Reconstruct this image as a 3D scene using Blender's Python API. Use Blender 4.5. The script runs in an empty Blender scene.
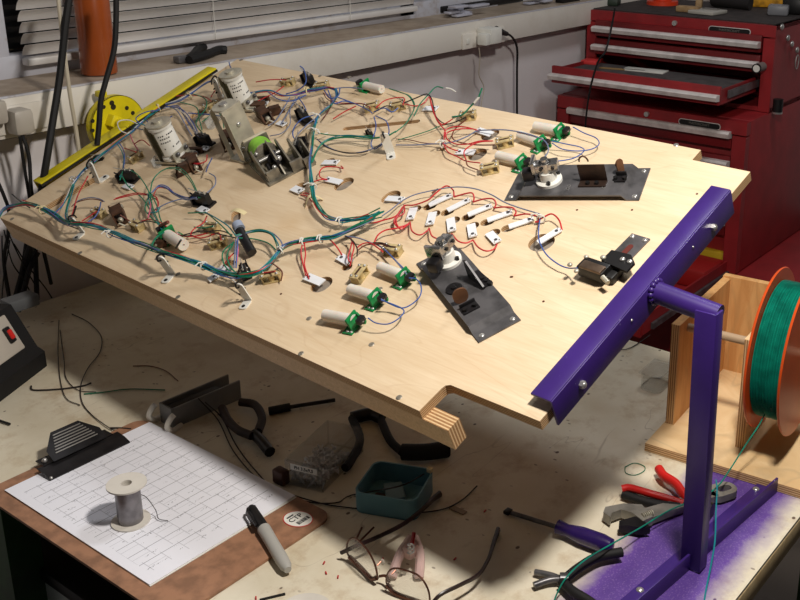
LAMP_W=13.5; LAMP_P=(.22,-.88,1.08); AMB=.02; AMB_C=(.97,.96,1); FILL_W=42; FILL_P=(1.4,-.6,2.0)
import bpy, bmesh, math, random
from mathutils import Vector, Matrix
V=Vector; PI=math.pi
random.seed(7)
SC=bpy.context.scene; COL=SC.collection
# ---------------------------------------------------------------- camera
F=1014.135; YAW=.63669; PIT=.30986; ROL=.00629; CP=V((-.5160,-1.1441,.7312)); PX=498.267; PY=206.974   # the photograph is an off-centre crop: principal point at PX, PY
_f=V((math.cos(YAW)*math.cos(PIT),math.sin(YAW)*math.cos(PIT),-math.sin(PIT)))
_r=V((math.sin(YAW),-math.cos(YAW),0)); _u=_r.cross(_f)
CR=_r*math.cos(ROL)+_u*math.sin(ROL); CU=-_r*math.sin(ROL)+_u*math.cos(ROL)
def ray(px,py): return _f+CR*((px-PX)/F)-CU*((py-PY)/F)
def hit(px,py,x=None,y=None,z=None):
    d=ray(px,py)
    t=(z-CP.z)/d.z if z is not None else ((y-CP.y)/d.y if y is not None else (x-CP.x)/d.x)
    return CP+d*t
cd=bpy.data.cameras.new('camera'); cam=bpy.data.objects.new('camera',cd); COL.objects.link(cam)
cam.matrix_world=Matrix((( CR.x,CU.x,-_f.x,CP.x),(CR.y,CU.y,-_f.y,CP.y),(CR.z,CU.z,-_f.z,CP.z),(0,0,0,1)))
cd.sensor_width=36; cd.lens=F/800*36; cd.shift_x=-(PX-400)/800; cd.shift_y=(PY-300)/800; cd.clip_start=.01; SC.camera=cam
# ---------------------------------------------------------------- board frame
TH=-.0710; TL=.39098; BO=V((.17573,-.65125,.21217)); BW=.512; BL=1.0757
EY=V((-math.sin(TH),math.cos(TH),0)); EX=V((math.cos(TH)*math.cos(TL),math.sin(TH)*math.cos(TL),math.sin(TL)))
EN=EX.cross(EY)
BM=Matrix(((EX.x,EY.x,EN.x,BO.x),(EX.y,EY.y,EN.y,BO.y),(EX.z,EY.z,EN.z,BO.z),(0,0,0,1)))
def bd(px,py,h=0):     # a point h above the board, in board coordinates
    d=ray(px,py); t=(BO+EN*h-CP).dot(EN)/d.dot(EN); X=CP+d*t-BO
    return V((X.dot(EX),X.dot(EY),h))
def bw(px,py,h=0): return BM@bd(px,py,h)
# ---------------------------------------------------------------- materials
def lin(c): c/=255.; return c/12.92 if c<=.04045 else ((c+.055)/1.055)**2.4
def rgb(r,g,b): return (lin(r),lin(g),lin(b),1)
MATS={}
def mat(name,c,rough=.5,metal=0,noise=0,nscale=40,bump=0,alpha=None,trans=0,spec=.5,c2=None,coat=0,ior=1.45,sub=0):
    if name in MATS: return MATS[name]
    m=bpy.data.materials.new(name); m.use_nodes=True; nt=m.node_tree; b=nt.nodes['Principled BSDF']
    b.inputs['Base Color'].default_value=rgb(*c); b.inputs['Roughness'].default_value=rough; b.inputs['Metallic'].default_value=metal
    b.inputs['Specular IOR Level'].default_value=spec; b.inputs['Transmission Weight'].default_value=trans; b.inputs['Coat Weight'].default_value=coat
    b.inputs['IOR'].default_value=ior
    if alpha is not None: b.inputs['Alpha'].default_value=alpha
    if sub: b.inputs['Subsurface Weight'].default_value=sub; b.inputs['Subsurface Scale'].default_value=.01
    tc=nt.nodes.new('ShaderNodeTexCoord'); n=nt.nodes.new('ShaderNodeTexNoise'); n.inputs['Scale'].default_value=nscale; n.inputs['Detail'].default_value=5
    nt.links.new(tc.outputs['Object'],n.inputs['Vector'])
    c2=c2 or tuple(max(0,v*(1-noise)) for v in c)
    r=nt.nodes.new('ShaderNodeMix'); r.data_type='RGBA'; r.inputs[6].default_value=rgb(*c2); r.inputs[7].default_value=rgb(*c)
    mr=nt.nodes.new('ShaderNodeMapRange'); mr.inputs[1].default_value=.35; mr.inputs[2].default_value=.6
    nt.links.new(n.outputs['Fac'],mr.inputs[0]); nt.links.new(mr.outputs[0],r.inputs[0]); nt.links.new(r.outputs[2],b.inputs['Base Color'])
    if bump:
        bp=nt.nodes.new('ShaderNodeBump'); bp.inputs['Strength'].default_value=bump; bp.inputs['Distance'].default_value=.001
        nt.links.new(n.outputs['Fac'],bp.inputs['Height']); nt.links.new(bp.outputs[0],b.inputs['Normal'])
    MATS[name]=m; return m
class NG:   # tiny node helper for the bigger materials
    def __init__(s,name,rough=.6,spec=.3):
        s.m=bpy.data.materials.new(name); s.m.use_nodes=True; s.nt=s.m.node_tree; s.b=s.nt.nodes['Principled BSDF']
        s.b.inputs['Roughness'].default_value=rough; s.b.inputs['Specular IOR Level'].default_value=spec
        s.tc=s.nt.nodes.new('ShaderNodeTexCoord').outputs['Object']; MATS[name]=s.m
    def set(s,i,v):
        if hasattr(v,'node'): s.nt.links.new(v,i)
        else: i.default_value=v
    def math(s,op,a,b=0,c=0,clamp=False):
        n=s.nt.nodes.new('ShaderNodeMath'); n.operation=op; n.use_clamp=clamp
        s.set(n.inputs[0],a); s.set(n.inputs[1],b); s.set(n.inputs[2],c); return n.outputs[0]
    def sep(s,v):
        n=s.nt.nodes.new('ShaderNodeSeparateXYZ'); s.set(n.inputs[0],v); return n.outputs
    def map(s,scale=(1,1,1),loc=(0,0,0),rot=(0,0,0)):
        n=s.nt.nodes.new('ShaderNodeMapping'); s.set(n.inputs[0],s.tc); n.inputs['Scale'].default_value=scale; n.inputs['Location'].default_value=loc; n.inputs['Rotation'].default_value=rot; return n.outputs[0]
    def noise(s,v,scale,detail=4,rough=.5,dist=0):
        n=s.nt.nodes.new('ShaderNodeTexNoise'); s.set(n.inputs['Vector'],v); n.inputs['Scale'].default_value=scale; n.inputs['Detail'].default_value=detail; n.inputs['Roughness'].default_value=rough; n.inputs['Distortion'].default_value=dist; return n.outputs['Fac']
    def vor(s,v,scale):
        n=s.nt.nodes.new('ShaderNodeTexVoronoi'); s.set(n.inputs['Vector'],v); n.inputs['Scale'].default_value=scale; return n.outputs['Distance']
    def rng(s,v,a,b,c=0,d=1):
        n=s.nt.nodes.new('ShaderNodeMapRange'); s.set(n.inputs[0],v)
        for i,q in enumerate((a,b,c,d)): n.inputs[i+1].default_value=q
        return n.outputs[0]
    def mix(s,f,a,b):
        n=s.nt.nodes.new('ShaderNodeMix'); n.data_type='RGBA'; s.set(n.inputs[0],f); s.set(n.inputs[6],a); s.set(n.inputs[7],b); return n.outputs[2]
    def bump(s,h,st=.2,d=.001):
        n=s.nt.nodes.new('ShaderNodeBump'); n.inputs['Strength'].default_value=st; n.inputs['Distance'].default_value=d; s.set(n.inputs['Height'],h); s.nt.links.new(n.outputs[0],s.b.inputs['Normal'])
    def out(s,c): s.set(s.b.inputs['Base Color'],c); return s.m
def M_ply():
    g=NG('birch_plywood',.55,.35); v=g.map((3.2,.55,3))
    a=g.noise(v,9,6,.6,.6); b=g.noise(g.map((60,3,60)),6,3); w=g.noise(g.map((2.4,.5,2)),3.2,2,.5,1.5)
    line=g.rng(g.math('ABSOLUTE',g.math('SUBTRACT',g.math('FRACT',g.math('MULTIPLY',w,9.)),.5)),0,.045,1,0)
    c=g.mix(g.rng(a,.35,.65),rgb(214,190,156),rgb(226,205,174)); c=g.mix(g.math('MULTIPLY',g.rng(b,.4,.7),.35),c,rgb(204,174,134))
    c=g.mix(g.math('MULTIPLY',line,.15),c,rgb(176,134,92))
    st=g.rng(g.noise(g.map((1,1,1),(.3,.1,0)),7,3),.62,.72); c=g.mix(g.math('MULTIPLY',st,.35),c,rgb(208,170,122))
    g.bump(b,.05); return g.out(c)
def M_edge(name='plywood_edge',n=5,axis=2,th=.0127):
    g=NG(name,.7,.2); z=g.sep(g.tc)[axis]
    f=g.math('FRACT',g.math('MULTIPLY',z,n/th/1.)); s=g.rng(g.math('ABSOLUTE',g.math('SUBTRACT',f,.5)),.18,.24)
    c=g.mix(s,rgb(222,190,146),rgb(150,110,72)); c=g.mix(g.math('MULTIPLY',g.rng(g.noise(g.map((30,30,200)),8,3),.4,.65),.4),c,rgb(190,150,104)); return g.out(c)
def M_wood(name,c1,c2,sc=(1,8,8),k=6):
    g=NG(name,.55,.3); a=g.noise(g.map(sc),k,5,.6,1.2); w=g.noise(g.map(tuple(q*.6 for q in sc)),k*.6,2,.5,1)
    ln=g.rng(g.math('ABSOLUTE',g.math('SUBTRACT',g.math('FRACT',g.math('MULTIPLY',w,8.)),.5)),0,.12,1,0)
    c=g.mix(g.rng(a,.35,.65),rgb(*c1),rgb(*c2)); c=g.mix(g.math('MULTIPLY',ln,.4),c,rgb(*[q*.8 for q in c2])); return g.out(c)
def M_bench():
    g=NG('dirty_bench_top',.45,.35); v=g.map()
    c=g.mix(g.rng(g.noise(v,5,6,.65),.35,.65),rgb(210,198,172),rgb(230,222,202))
    c=g.mix(g.math('MULTIPLY',g.rng(g.noise(g.map((1,1,1),(3,1,0)),14,8,.7),.52,.7),.6),c,rgb(170,140,100))
    c=g.mix(g.math('MULTIPLY',g.rng(g.noise(g.map((1,1,1),(7,4,0)),3,3,.6),.56,.62),.25),c,rgb(178,150,112))
    sp=g.math('MULTIPLY',g.rng(g.vor(g.map((1,1.4,1)),28),.07,.1,1,0),g.rng(g.noise(v,11,2),.5,.56)); c=g.mix(g.math('MULTIPLY',sp,.9),c,rgb(74,50,34))
    sp2=g.math('MULTIPLY',g.rng(g.vor(g.map((1,.6,1),(2,5,0)),75),.1,.14,1,0),g.rng(g.noise(g.map((1,1,1),(1,8,0)),9,2),.52,.58)); c=g.mix(g.math('MULTIPLY',sp2,.6),c,rgb(92,66,48))
    scr=g.math('MULTIPLY',g.rng(g.math('ABSOLUTE',g.math('SUBTRACT',g.noise(g.map((1,4,1),(0,0,0),(0,0,.6)),5,2,.5,.4),.5)),0,.006,1,0),g.rng(g.noise(v,6,2),.5,.6)); c=g.mix(g.math('MULTIPLY',scr,.4),c,rgb(120,96,70))
    # purple overspray left around the foot of the stand
    xyz=g.sep(g.tc); x,y=xyz[0],xyz[1]
    dx=g.math('MAXIMUM',g.math('SUBTRACT',g.math('ABSOLUTE',g.math('SUBTRACT',x,.41)),.17),0.)
    dyn=g.math('MAXIMUM',g.math('SUBTRACT',g.math('ABSOLUTE',g.math('SUBTRACT',y,-.728)),.036),0.)
    d=g.math('SQRT',g.math('ADD',g.math('MULTIPLY',dx,dx),g.math('MULTIPLY',dyn,dyn)))
    d=g.math('ADD',d,g.math('MULTIPLY',g.math('SUBTRACT',g.noise(v,26,6,.7),.5),.034))
    soft=g.rng(d,.012,.042,1,0)
    spk=g.math('MULTIPLY',g.rng(g.noise(v,420,2),.56,.62),g.rng(d,.0,.05,1,0)); 
    c=g.mix(g.math('MULTIPLY',soft,.93),c,rgb(88,46,150)); c=g.mix(g.math('MULTIPLY',g.math('MULTIPLY',spk,soft),.25),c,rgb(200,170,215))
    c=g.mix(g.rng(d,-.012,.014,.8,0),c,rgb(58,34,108)); return g.out(c)
def M_paper():
    g=NG('printed_form_paper',.6,.2); xyz=g.sep(g.tc); x,y=xyz[0],xyz[1]
    def line(v,per,w,off=0):
        f=g.math('FRACT',g.math('DIVIDE',g.math('ADD',v,off),per)); return g.rng(g.math('ABSOLUTE',g.math('SUBTRACT',f,.5)),.5-w/per,.5-w/per*.4)
    inside=g.math('MULTIPLY',g.math('MULTIPLY',g.math('GREATER_THAN',x,.012),g.math('LESS_THAN',x,.198)),g.math('MULTIPLY',g.math('GREATER_THAN',y,-.28),g.math('LESS_THAN',y,-.022)))
    big=line(y,.0215,.0006,.003); 
    shift=g.math('MULTIPLY',g.math('FLOOR',g.math('DIVIDE',y,.043)),.0059)
    col=line(g.math('ADD',x,shift),.0235,.0006); mid=g.math('MULTIPLY',line(y,.0215,.0005,.0115),g.math('GREATER_THAN',g.math('FRACT',g.math('DIVIDE',g.math('ADD',x,shift),.047)),.5))
    l=g.math('MAXIMUM',g.math('MULTIPLY',big,.7),g.math('MAXIMUM',g.math('MULTIPLY',col,.36),g.math('MULTIPLY',mid,.36)))
    tx=g.math('MULTIPLY',g.math('GREATER_THAN',g.noise(g.map((420,900,1)),1,2,.6),.56),g.math('GREATER_THAN',g.noise(g.map((60,140,1),(5,2,0)),1,1),.58))
    fy=g.math('FRACT',g.math('DIVIDE',y,.0107)); tx=g.math('MULTIPLY',tx,g.math('MULTIPLY',g.math('GREATER_THAN',fy,.3),g.math('LESS_THAN',fy,.62)))
    l=g.math('MULTIPLY',g.math('MAXIMUM',l,g.math('MULTIPLY',tx,.75)),inside)
    return g.out(g.mix(l,rgb(240,240,248),rgb(70,70,78)))
def M_dirtywhite(name,c,d,sc=8,amt=.5,rough=.5,thr=(.5,.7)):
    g=NG(name,rough,.35); v=g.map()
    k=g.math('MULTIPLY',g.rng(g.noise(v,sc,7,.7),*thr),amt); return g.out(g.mix(k,rgb(*c),rgb(*d)))
def M_scratched(name,c,c2,rough=.4,metal=0):
    g=NG(name,rough,.5); v=g.map(); g.b.inputs['Metallic'].default_value=metal
    a=g.mix(g.rng(g.noise(v,12,5,.6),.35,.7),rgb(*c),rgb(*[min(255,q*1.18) for q in c]))
    s=g.math('MULTIPLY',g.rng(g.vor(g.map((1,1.5,1)),85),.06,.1,1,0),g.rng(g.noise(v,16,3),.55,.6)); return g.out(g.mix(g.math('MULTIPLY',s,.85),a,rgb(*c2)))
# ---------------------------------------------------------------- geometry
class MB:
    def __init__(s): s.bm=bmesh.new()
    def _x(s,vs,M):
        if M is not None: bmesh.ops.transform(s.bm,matrix=M,verts=vs)
    def box(s,c,d,M=None,bev=0):
        r=bmesh.ops.create_cube(s.bm,size=1)['verts']
        bmesh.ops.transform(s.bm,matrix=Matrix.Translation(V(c))@Matrix.Diagonal((*d,1)),verts=r)
        if bev:
            es=list({e for v in r for e in v.link_edges}); q=bmesh.ops.bevel(s.bm,geom=es,offset=bev,segments=2,affect='EDGES',profile=.5); r=list({v for f in q['faces'] for v in f.verts}|{v for v in r if v.is_valid})
        s._x(r,M); return s
    def cyl(s,a,b,r,r2=None,seg=16,M=None,cap=True):
        a=V(a);b=V(b);d=b-a;L=d.length
        q=bmesh.ops.create_cone(s.bm,cap_ends=cap,segments=seg,radius1=r,radius2=r if r2 is None else r2,depth=L)['verts']
        R=d.to_track_quat('Z','Y').to_matrix().to_4x4(); bmesh.ops.transform(s.bm,matrix=Matrix.Translation((a+b)/2)@R,verts=q); s._x(q,M); return s
    def sph(s,c,r,sc=(1,1,1),M=None,seg=12):
        q=bmesh.ops.create_uvsphere(s.bm,u_segments=seg,v_segments=max(6,seg*2//3),radius=r)['verts']
        bmesh.ops.transform(s.bm,matrix=Matrix.Translation(V(c))@Matrix.Diagonal((*sc,1)),verts=q); s._x(q,M); return s
    def prism(s,pts,z0,z1,M=None,ax=2):
        def P(p,z): return V((p[0],p[1],z)) if ax==2 else (V((p[0],z,p[1])) if ax==1 else V((z,p[0],p[1])))
        lo=[s.bm.verts.new(P(p,z0)) for p in pts]; hi=[s.bm.verts.new(P(p,z1)) for p in pts]; n=len(pts)
        s.bm.faces.new(lo[::-1]); s.bm.faces.new(hi)
        for i in range(n): s.bm.faces.new((lo[i],lo[(i+1)%n],hi[(i+1)%n],hi[i]))
        s._x(lo+hi,M); return s
    def lathe(s,prof,seg=28,M=None):
        rings=[]
        for r,z in prof: rings.append([s.bm.verts.new((r*math.cos(2*PI*k/seg),r*math.sin(2*PI*k/seg),z)) for k in range(seg)])
        for a,b in zip(rings,rings[1:]):
            for k in range(seg): s.bm.faces.new((a[k],a[(k+1)%seg],b[(k+1)%seg],b[k]))
        s._x([v for q in rings for v in q],M); return s
    def tube(s,pts,r,seg=6,M=None,flat=1,closed=False,taper=None):
        pts=[V(p) for p in pts]; n=len(pts); up=None; rings=[]
        for i,p in enumerate(pts):
            t=(pts[(i+1)%n]-pts[i-1]) if closed else (pts[min(i+1,n-1)]-pts[max(i-1,0)])
            if t.length<1e-9: t=V((0,0,1))
            t.normalize()
            if up is None: up=t.orthogonal() if abs(t.z)>.9 else V((0,0,1))
            a=(up-t*up.dot(t)); a=a.normalized() if a.length>1e-6 else t.orthogonal().normalized(); up=a; b=t.cross(a)
            rr=r*(taper[i] if taper else 1)
            rings.append([s.bm.verts.new(p+(a*math.cos(2*PI*k/seg)*flat+b*math.sin(2*PI*k/seg))*rr) for k in range(seg)])
        m=n if closed else n-1
        for i in range(m):
            A,B=rings[i],rings[(i+1)%n]
            for k in range(seg): s.bm.faces.new((A[k],A[(k+1)%seg],B[(k+1)%seg],B[k]))
        if not closed: s.bm.faces.new(rings[0][::-1]); s.bm.faces.new(rings[-1])
        s._x([v for q in rings for v in q],M); return s
    def build(s,name,m,parent=None,smooth=True,M=None,label=None):
        bmesh.ops.recalc_face_normals(s.bm,faces=s.bm.faces[:])
        me=bpy.data.meshes.new(name); s.bm.to_mesh(me); s.bm.free()
        o=bpy.data.objects.new(name,me); COL.objects.link(o); me.materials.append(m)
        if smooth:
            for p in me.polygons: p.use_smooth=True
            me.set_sharp_from_angle(angle=.7)
        if parent is not None: o.parent=parent
        if M is not None: o.matrix_world=M
        if label: o['label']=label
        return o
def crs(pts,k=5,closed=False):
    pts=[V(p) for p in pts]; n=len(pts); out=[]
    rng=range(n) if closed else range(n-1)
    for i in rng:
        p0=pts[i-1] if (i>0 or closed) else pts[0]*2-pts[1]; p1=pts[i]; p2=pts[(i+1)%n]; p3=pts[(i+2)%n] if (i+2<n or closed) else pts[-1]*2-pts[-2]
        for j in range(k):
            t=j/k; out.append(.5*((2*p1)+(p2-p0)*t+(2*p0-5*p1+4*p2-p3)*t*t+(3*p1-p0-3*p2+p3)*t**3))
    if not closed: out.append(pts[-1])
    return out
def rrect(w,h,r,k=4,cx=0,cy=0):
    o=[]
    for sx,sy,a0 in ((1,1,0),(-1,1,90),(-1,-1,180),(1,-1,270)):
        for j in range(k+1):
            a=math.radians(a0+90*j/k); o.append((cx+sx*(w/2-r)+r*math.cos(a),cy+sy*(h/2-r)+r*math.sin(a)))
    return o
def tag(o,label,cat,group=None,kind=None):
    if label: o['label']=label
    if cat: o['category']=cat
    if group: o['group']=group
    if kind: o['kind']=kind
    return o
def thing(name,label,cat,M=None,group=None):
    o=bpy.data.objects.new(name,None); COL.objects.link(o); o.empty_display_size=.02
    if M is not None: o.matrix_world=M if isinstance(M,Matrix) else Matrix.Translation(V(M))
    return tag(o,label,cat,group)
def struct(o): o['kind']='structure'; return o
def T(x,y,z=0,a=0): return Matrix.Translation((x,y,z))@Matrix.Rotation(a,4,'Z')
def onb(px,py,a=0,h=0):     # frame standing on the board, turned by a (radians) in the board plane
    p=bd(px,py,0); return BM@T(p.x,p.y,h,a)
def bang(p,q):              # direction on the board from pixel p to pixel q
    d=bd(*q)-bd(*p); return math.atan2(d.y,d.x),math.hypot(d.x,d.y)
def gang(p,q,z=0):
    d=hit(*q,z=z)-hit(*p,z=z); return math.atan2(d.y,d.x),math.hypot(d.x,d.y)
def text_mesh(s,size,depth=.0003):
    c=bpy.data.curves.new('writing','FONT'); c.body=s; c.size=size; c.extrude=depth; c.align_x='CENTER'; c.align_y='CENTER'
    o=bpy.data.objects.new('writing',c); COL.objects.link(o); bpy.context.view_layer.update()
    me=bpy.data.meshes.new_from_object(o.evaluated_get(bpy.context.evaluated_depsgraph_get())); bpy.data.objects.remove(o); return me
def text(name,s,size,m,parent,M,label=None):
    me=text_mesh(s,size); me.materials.clear(); me.materials.append(m); o=bpy.data.objects.new(name,me); COL.objects.link(o); o.parent=parent; o.matrix_local=M
    if label: o['label']=label
    return o
def copy_tree(o,parent=None,M=None,**kw):
    c=o.copy(); COL.objects.link(c)
    if parent is not None: c.parent=parent
    for ch in list(o.children): copy_tree(ch,c)
    if M is not None: c.matrix_world=M
    for k,v in kw.items(): c[k]=v
    return c
# palette
PLY=M_ply(); EDGE=M_edge(); BENCH=M_bench(); PAPER=M_paper()
WALL=M_dirtywhite('grey_white_wall_paint',(222,216,216),(200,190,184),4,.35,.8)
TRUNK=M_dirtywhite('cream_trunking_plastic',(222,216,206),(196,184,166),5,.4,.5)
SILL=M_dirtywhite('dusty_brown_sill',(176,160,142),(130,112,94),9,.7,.6,(.4,.65))
SILLW=M_dirtywhite('dirty_white_frame',(190,190,198),(140,118,96),14,.6,.5,(.52,.66))
PURP=M_scratched('purple_paint',(52,31,100),(170,160,200),.35)
YEL=M_scratched('yellow_paint',(200,184,18),(90,70,20),.4)
RED=M_scratched('red_chest_paint',(132,28,32),(64,20,20),.5)
REDD=mat('red_drawer_paint',(118,26,30),.4,noise=.15,nscale=9)
ALU=mat('brushed_aluminium',(232,224,220),.4,.1,.12,30)
STEEL=mat('dark_steel',(112,110,112),.36,.5,.3,35,.1)
BSTEEL=mat('blackened_steel',(40,38,40),.35,.4,.3,60)
ZINC=mat('zinc_plated_steel',(196,190,172),.38,.35,.15,40)
CHROME=mat('polished_screw_metal',(196,194,190),.3,.7,.1,50)
BRASS=mat('yellowed_brass',(206,184,132),.4,.3,.25,60)
BROWN=mat('brown_rusty_bracket',(92,62,44),.6,.3,.4,60)
BLK=mat('black_plastic',(22,21,22),.45,0,.2,30)
BLKR=mat('black_rubber',(18,17,18),.7,0,.1,30)
WHT=mat('white_plastic',(226,224,216),.45,0,.05,30)
NYL=mat('milky_nylon',(224,216,204),.4,0,.06,40,sub=.15)
LEDW=mat('white_circuit_board',(232,234,238),.4,0,.03,30)
GRN=mat('green_printed_plastic',(10,140,72),.45,0,.25,90)
LGRN=mat('lime_coil_sleeve',(140,205,60),.5,0,.15,60)
CLEAR=mat('clear_plastic',(225,228,226),.12,0,0,20,alpha=.28)
W={'red':mat('red_wire_sleeve',(196,44,50),.4,noise=.1),'green':mat('green_wire_sleeve',(22,120,88),.4,noise=.1),
 'teal':mat('teal_wire_sleeve',(24,128,140),.4,noise=.1),'blue':mat('blue_wire_sleeve',(62,92,160),.4,noise=.1),
 'grey':mat('grey_blue_wire_sleeve',(110,120,150),.4,noise=.1),'black':mat('black_wire_sleeve',(40,32,32),.45,noise=.1),
 'brown':mat('brown_wire_sleeve',(112,60,46),.45,noise=.1),'white':mat('white_wire_sleeve',(215,212,205),.45,noise=.05),
 'pink':mat('pink_wire_sleeve',(205,90,120),.4,noise=.1)}
# ================================================================ THE ROOM
WY=.56
o=MB().box((1.3,WY+.06,-.265),(5.4,.12,1.255)).build('wall_back',WALL); struct(o)
b=MB(); b.box((-.35,WY+.16,.62),(1.0,.1,.5)); b.box((3.1,WY+.16,.9),(1.8,.1,1.1)); b.box((.95,WY+.16,1.15),(3.7,.1,.6)); struct(b.build('wall_window_side',WALL))
struct(MB().box((3.25,-1.1,.28),(.1,3.3,2.34)).build('wall_right',WALL))
FLOORM=M_dirtywhite('grey_workshop_floor',(96,88,80),(60,54,48),6,.6,.7)
struct(MB().box((1.2,-1.1,-.94),(4.2,3.4,.1)).build('floor',FLOORM))
# sill, trunking
b=MB(); b.box((1.3,WY+.035,.372),(5.2,.16,.024)); struct(b.build('trim_1',SILL))
struct(MB().box((1.3,WY-.047,.3835),(3.6,.006,.003)).build('trim_3',SILLW))
tr=MB(); tr.box((1.3,WY-.025,.348),(3.6,.05,.068),bev=.002); struct(tr.build('trim_2',TRUNK))
struct(MB().box((1.3,WY-.02,.312),(3.6,.034,.004)).build('trim_shade',mat('painted_trunking_shade',(120,108,98),.7)))  # thin dark strip: shade under the trunking put in as colour
# window: white frame, dark glass
WF=WY+.11
g=thing('window_1',None,None,(0.3,WF,.37)); struct(g)
b=MB(); b.box((.95,WF+.02,.403),(1.95,.05,.045),bev=.004); b.box((.16+.25,WF+.021,.63),(.05,.05,.52),bev=.004); b.box((1.52,WF+.02,.64),(.06,.05,.5),bev=.004)
f=b.build('window_frame',SILLW,M=None); f.parent=g; f.matrix_parent_inverse=g.matrix_world.inverted()
GL=mat('dark_night_glass',(10,10,12),.08,0,0,10,spec=.6)
f=MB().box((.95,WF+.03,.64),(1.2,.008,.46)).build('pane',GL); f.parent=g; f.matrix_parent_inverse=g.matrix_world.inverted()
def adopt(o,p): o.parent=p; o.matrix_parent_inverse=p.matrix_world.inverted(); return o
# venetian blind
bl0=hit(22,40,y=WY+.085); bl1=hit(415,8,y=WY+.085)
BLN=mat('aluminium_blind_slat',(226,222,218),.4,.15,.06,6)
g=thing('venetian_blind','grey slatted venetian blind lowered over the dark window','blind',(bl0.x,WY+.085,.42))
L=bl1.x-bl0.x; cx=(bl0.x+bl1.x)/2
zr=hit(28,64,y=WY+.085).z
adopt(MB().box((cx,WY+.085,zr+.004),(L,.022,.014),bev=.003).build('bottom_rail',BLN),g)
for i in range(9):
    z=zr+.026+i*.0205
    M=Matrix.Translation((cx,WY+.085,z))@Matrix.Rotation(math.radians(-53),4,'X')
    bb=MB(); pts=[(-.0125,-.0006),(-.006,.0012),(0,.0018),(.006,.0012),(.0125,-.0006),(.0125,-.0012),(.006,.0006),(0,.0012),(-.006,.0006),(-.0125,-.0012)]
    bb.prism(pts,-L/2,L/2,M,ax=0); adopt(bb.build('slat',BLN),g)
for px in (215,351):
    p=hit(px,28,y=WY+.07); adopt(MB().cyl((p.x,WY+.07,zr),(p.x,WY+.07,zr+.2),.0008,seg=5).build('ladder_cord',WHT),g)
# sockets + plugs
def socket(px0,py0,px1,py1,label):
    a=hit(px0,py1,y=WY-.055); c=hit(px1,py0,y=WY-.055)
    g=thing('wall_socket',label,'socket',((a.x+c.x)/2,WY-.05,(a.z+c.z)/2))
    adopt(MB().box(((a.x+c.x)/2,WY-.053,(a.z+c.z)/2),(c.x-a.x,.006,min(.05,c.z-a.z)),bev=.002).build('face_plate',TRUNK),g)
    adopt(MB().box((a.x+.018,WY-.057,(a.z+c.z)/2),(.012,.003,.014),bev=.001).build('rocker_switch',WHT),g)
    return g
socket(-14,100,45,139,'double wall socket in the dado trunking at the far left')
socket(463,27,505,50,'wall socket in the trunking directly left of the white cube plug adaptor')
pg=mat('grey_white_plug_plastic',(176,168,156),.45,0,.1,20)
p=hit(17,121,y=WY-.07)
g=thing('mains_plug','bulky off-white mains plug in the left trunking socket','plug',p)
adopt(MB().box((p.x+.002,WY-.075,p.z),(.036,.038,.044),bev=.009).build('plug_body',pg),g)
adopt(MB().tube(crs([(p.x,WY-.08,p.z-.02),(p.x+.004,WY-.085,p.z-.06),(p.x-.0,WY-.085,p.z-.14),(p.x+.02,WY-.07,p.z-.3)]),.0032).build('cord',BLKR),g)
p=hit(-2,112,y=WY-.07)
g=thing('mains_plug','pale mains plug at the very left edge beside the bulky plug','plug',p)
adopt(MB().box((p.x-.008,WY-.068,p.z),(.04,.03,.04),bev=.007).build('plug_body',pg),g)
p=hit(487,36,y=WY-.075)
g=thing('plug_adaptor','white cube plug adaptor on the trunking in the middle of the wall','plug adaptor',p)
adopt(MB().box((p.x+.004,WY-.08,p.z+.002),(.05,.05,.042),bev=.005).build('adaptor_body',WHT),g)
adopt(MB().box((p.x-.03,WY-.088,p.z-.004),(.022,.03,.03),bev=.003).build('charger_block',WHT),g)
q=hit(479,48,y=WY-.09)
adopt(MB().tube(crs([q,hit(480,58,y=WY-.085),hit(479,75,y=WY-.07),hit(484,88,y=WY-.06),hit(481,108,y=WY-.06),hit(484,140,y=WY-.06),hit(486,180,y=WY-.06),hit(484,230,y=WY-.06)]),.0013).build('charger_lead',mat('pale_lead',(190,180,160),.5)),g)
p=hit(503,32,y=WY-.09)
g=thing('power_cable','black power cable with black plug hanging down the wall','cable',p)
adopt(MB().cyl(hit(496,30,y=WY-.09),hit(507,34,y=WY-.09),.011,.006,seg=12).build('plug_head',BLK),g)
adopt(MB().tube(crs([hit(505,33,y=WY-.09),hit(512,37,y=WY-.085),hit(517,48,y=WY-.07),hit(517,70,y=WY-.06),hit(517,112,y=WY-.055),hit(518,160,y=WY-.05),hit(519,200,y=WY-.05),hit(521,250,y=WY-.06)]),.0032).build('cord',BLKR),g)
# dark leads hanging on the left
def cable(label,pts,r,m=BLKR,name='hanging_cable'):
    P=crs([hit(a,b,y=WY-d) for a,b,d in pts]); o=MB().tube(P,r,8).build(name,m); return tag(o,label,'cable')
cable('thick black cable hanging from top left past the window down behind the board',[(71,-12,.11),(66,20,.11),(60,75,.11),(53,120,.12),(47,158,.13),(40,200,.12),(34,235,.1),(26,262,.06),(14,306,.05)],.0062)
cable('pale cream cord crossing behind the thick black cable',[(57,-12,.1),(60,15,.1),(64,50,.1),(70,95,.1),(76,130,.1),(80,160,.1),(85,200,.07)],.0035,mat('cream_cord',(190,180,160),.5))
cable('black cable hanging in front of the orange bottle and yellow disc',[(116,-12,.15),(116,20,.15),(114,50,.15),(106,80,.15),(101,100,.15),(99,125,.15),(97,145,.15)],.0048)
cable('thin black cable dropping from the bulky plug along the left wall',[(20,137,.09),(24,165,.08),(29,195,.07),(36,240,.05),(20,300,.04)],.0028)
cable('black lead curving down at the left edge under the board corner',[(-4,178,.12),(4,196,.12),(9,212,.1),(8,235,.08),(4,262,.06),(10,300,.05)],.003)
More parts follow.
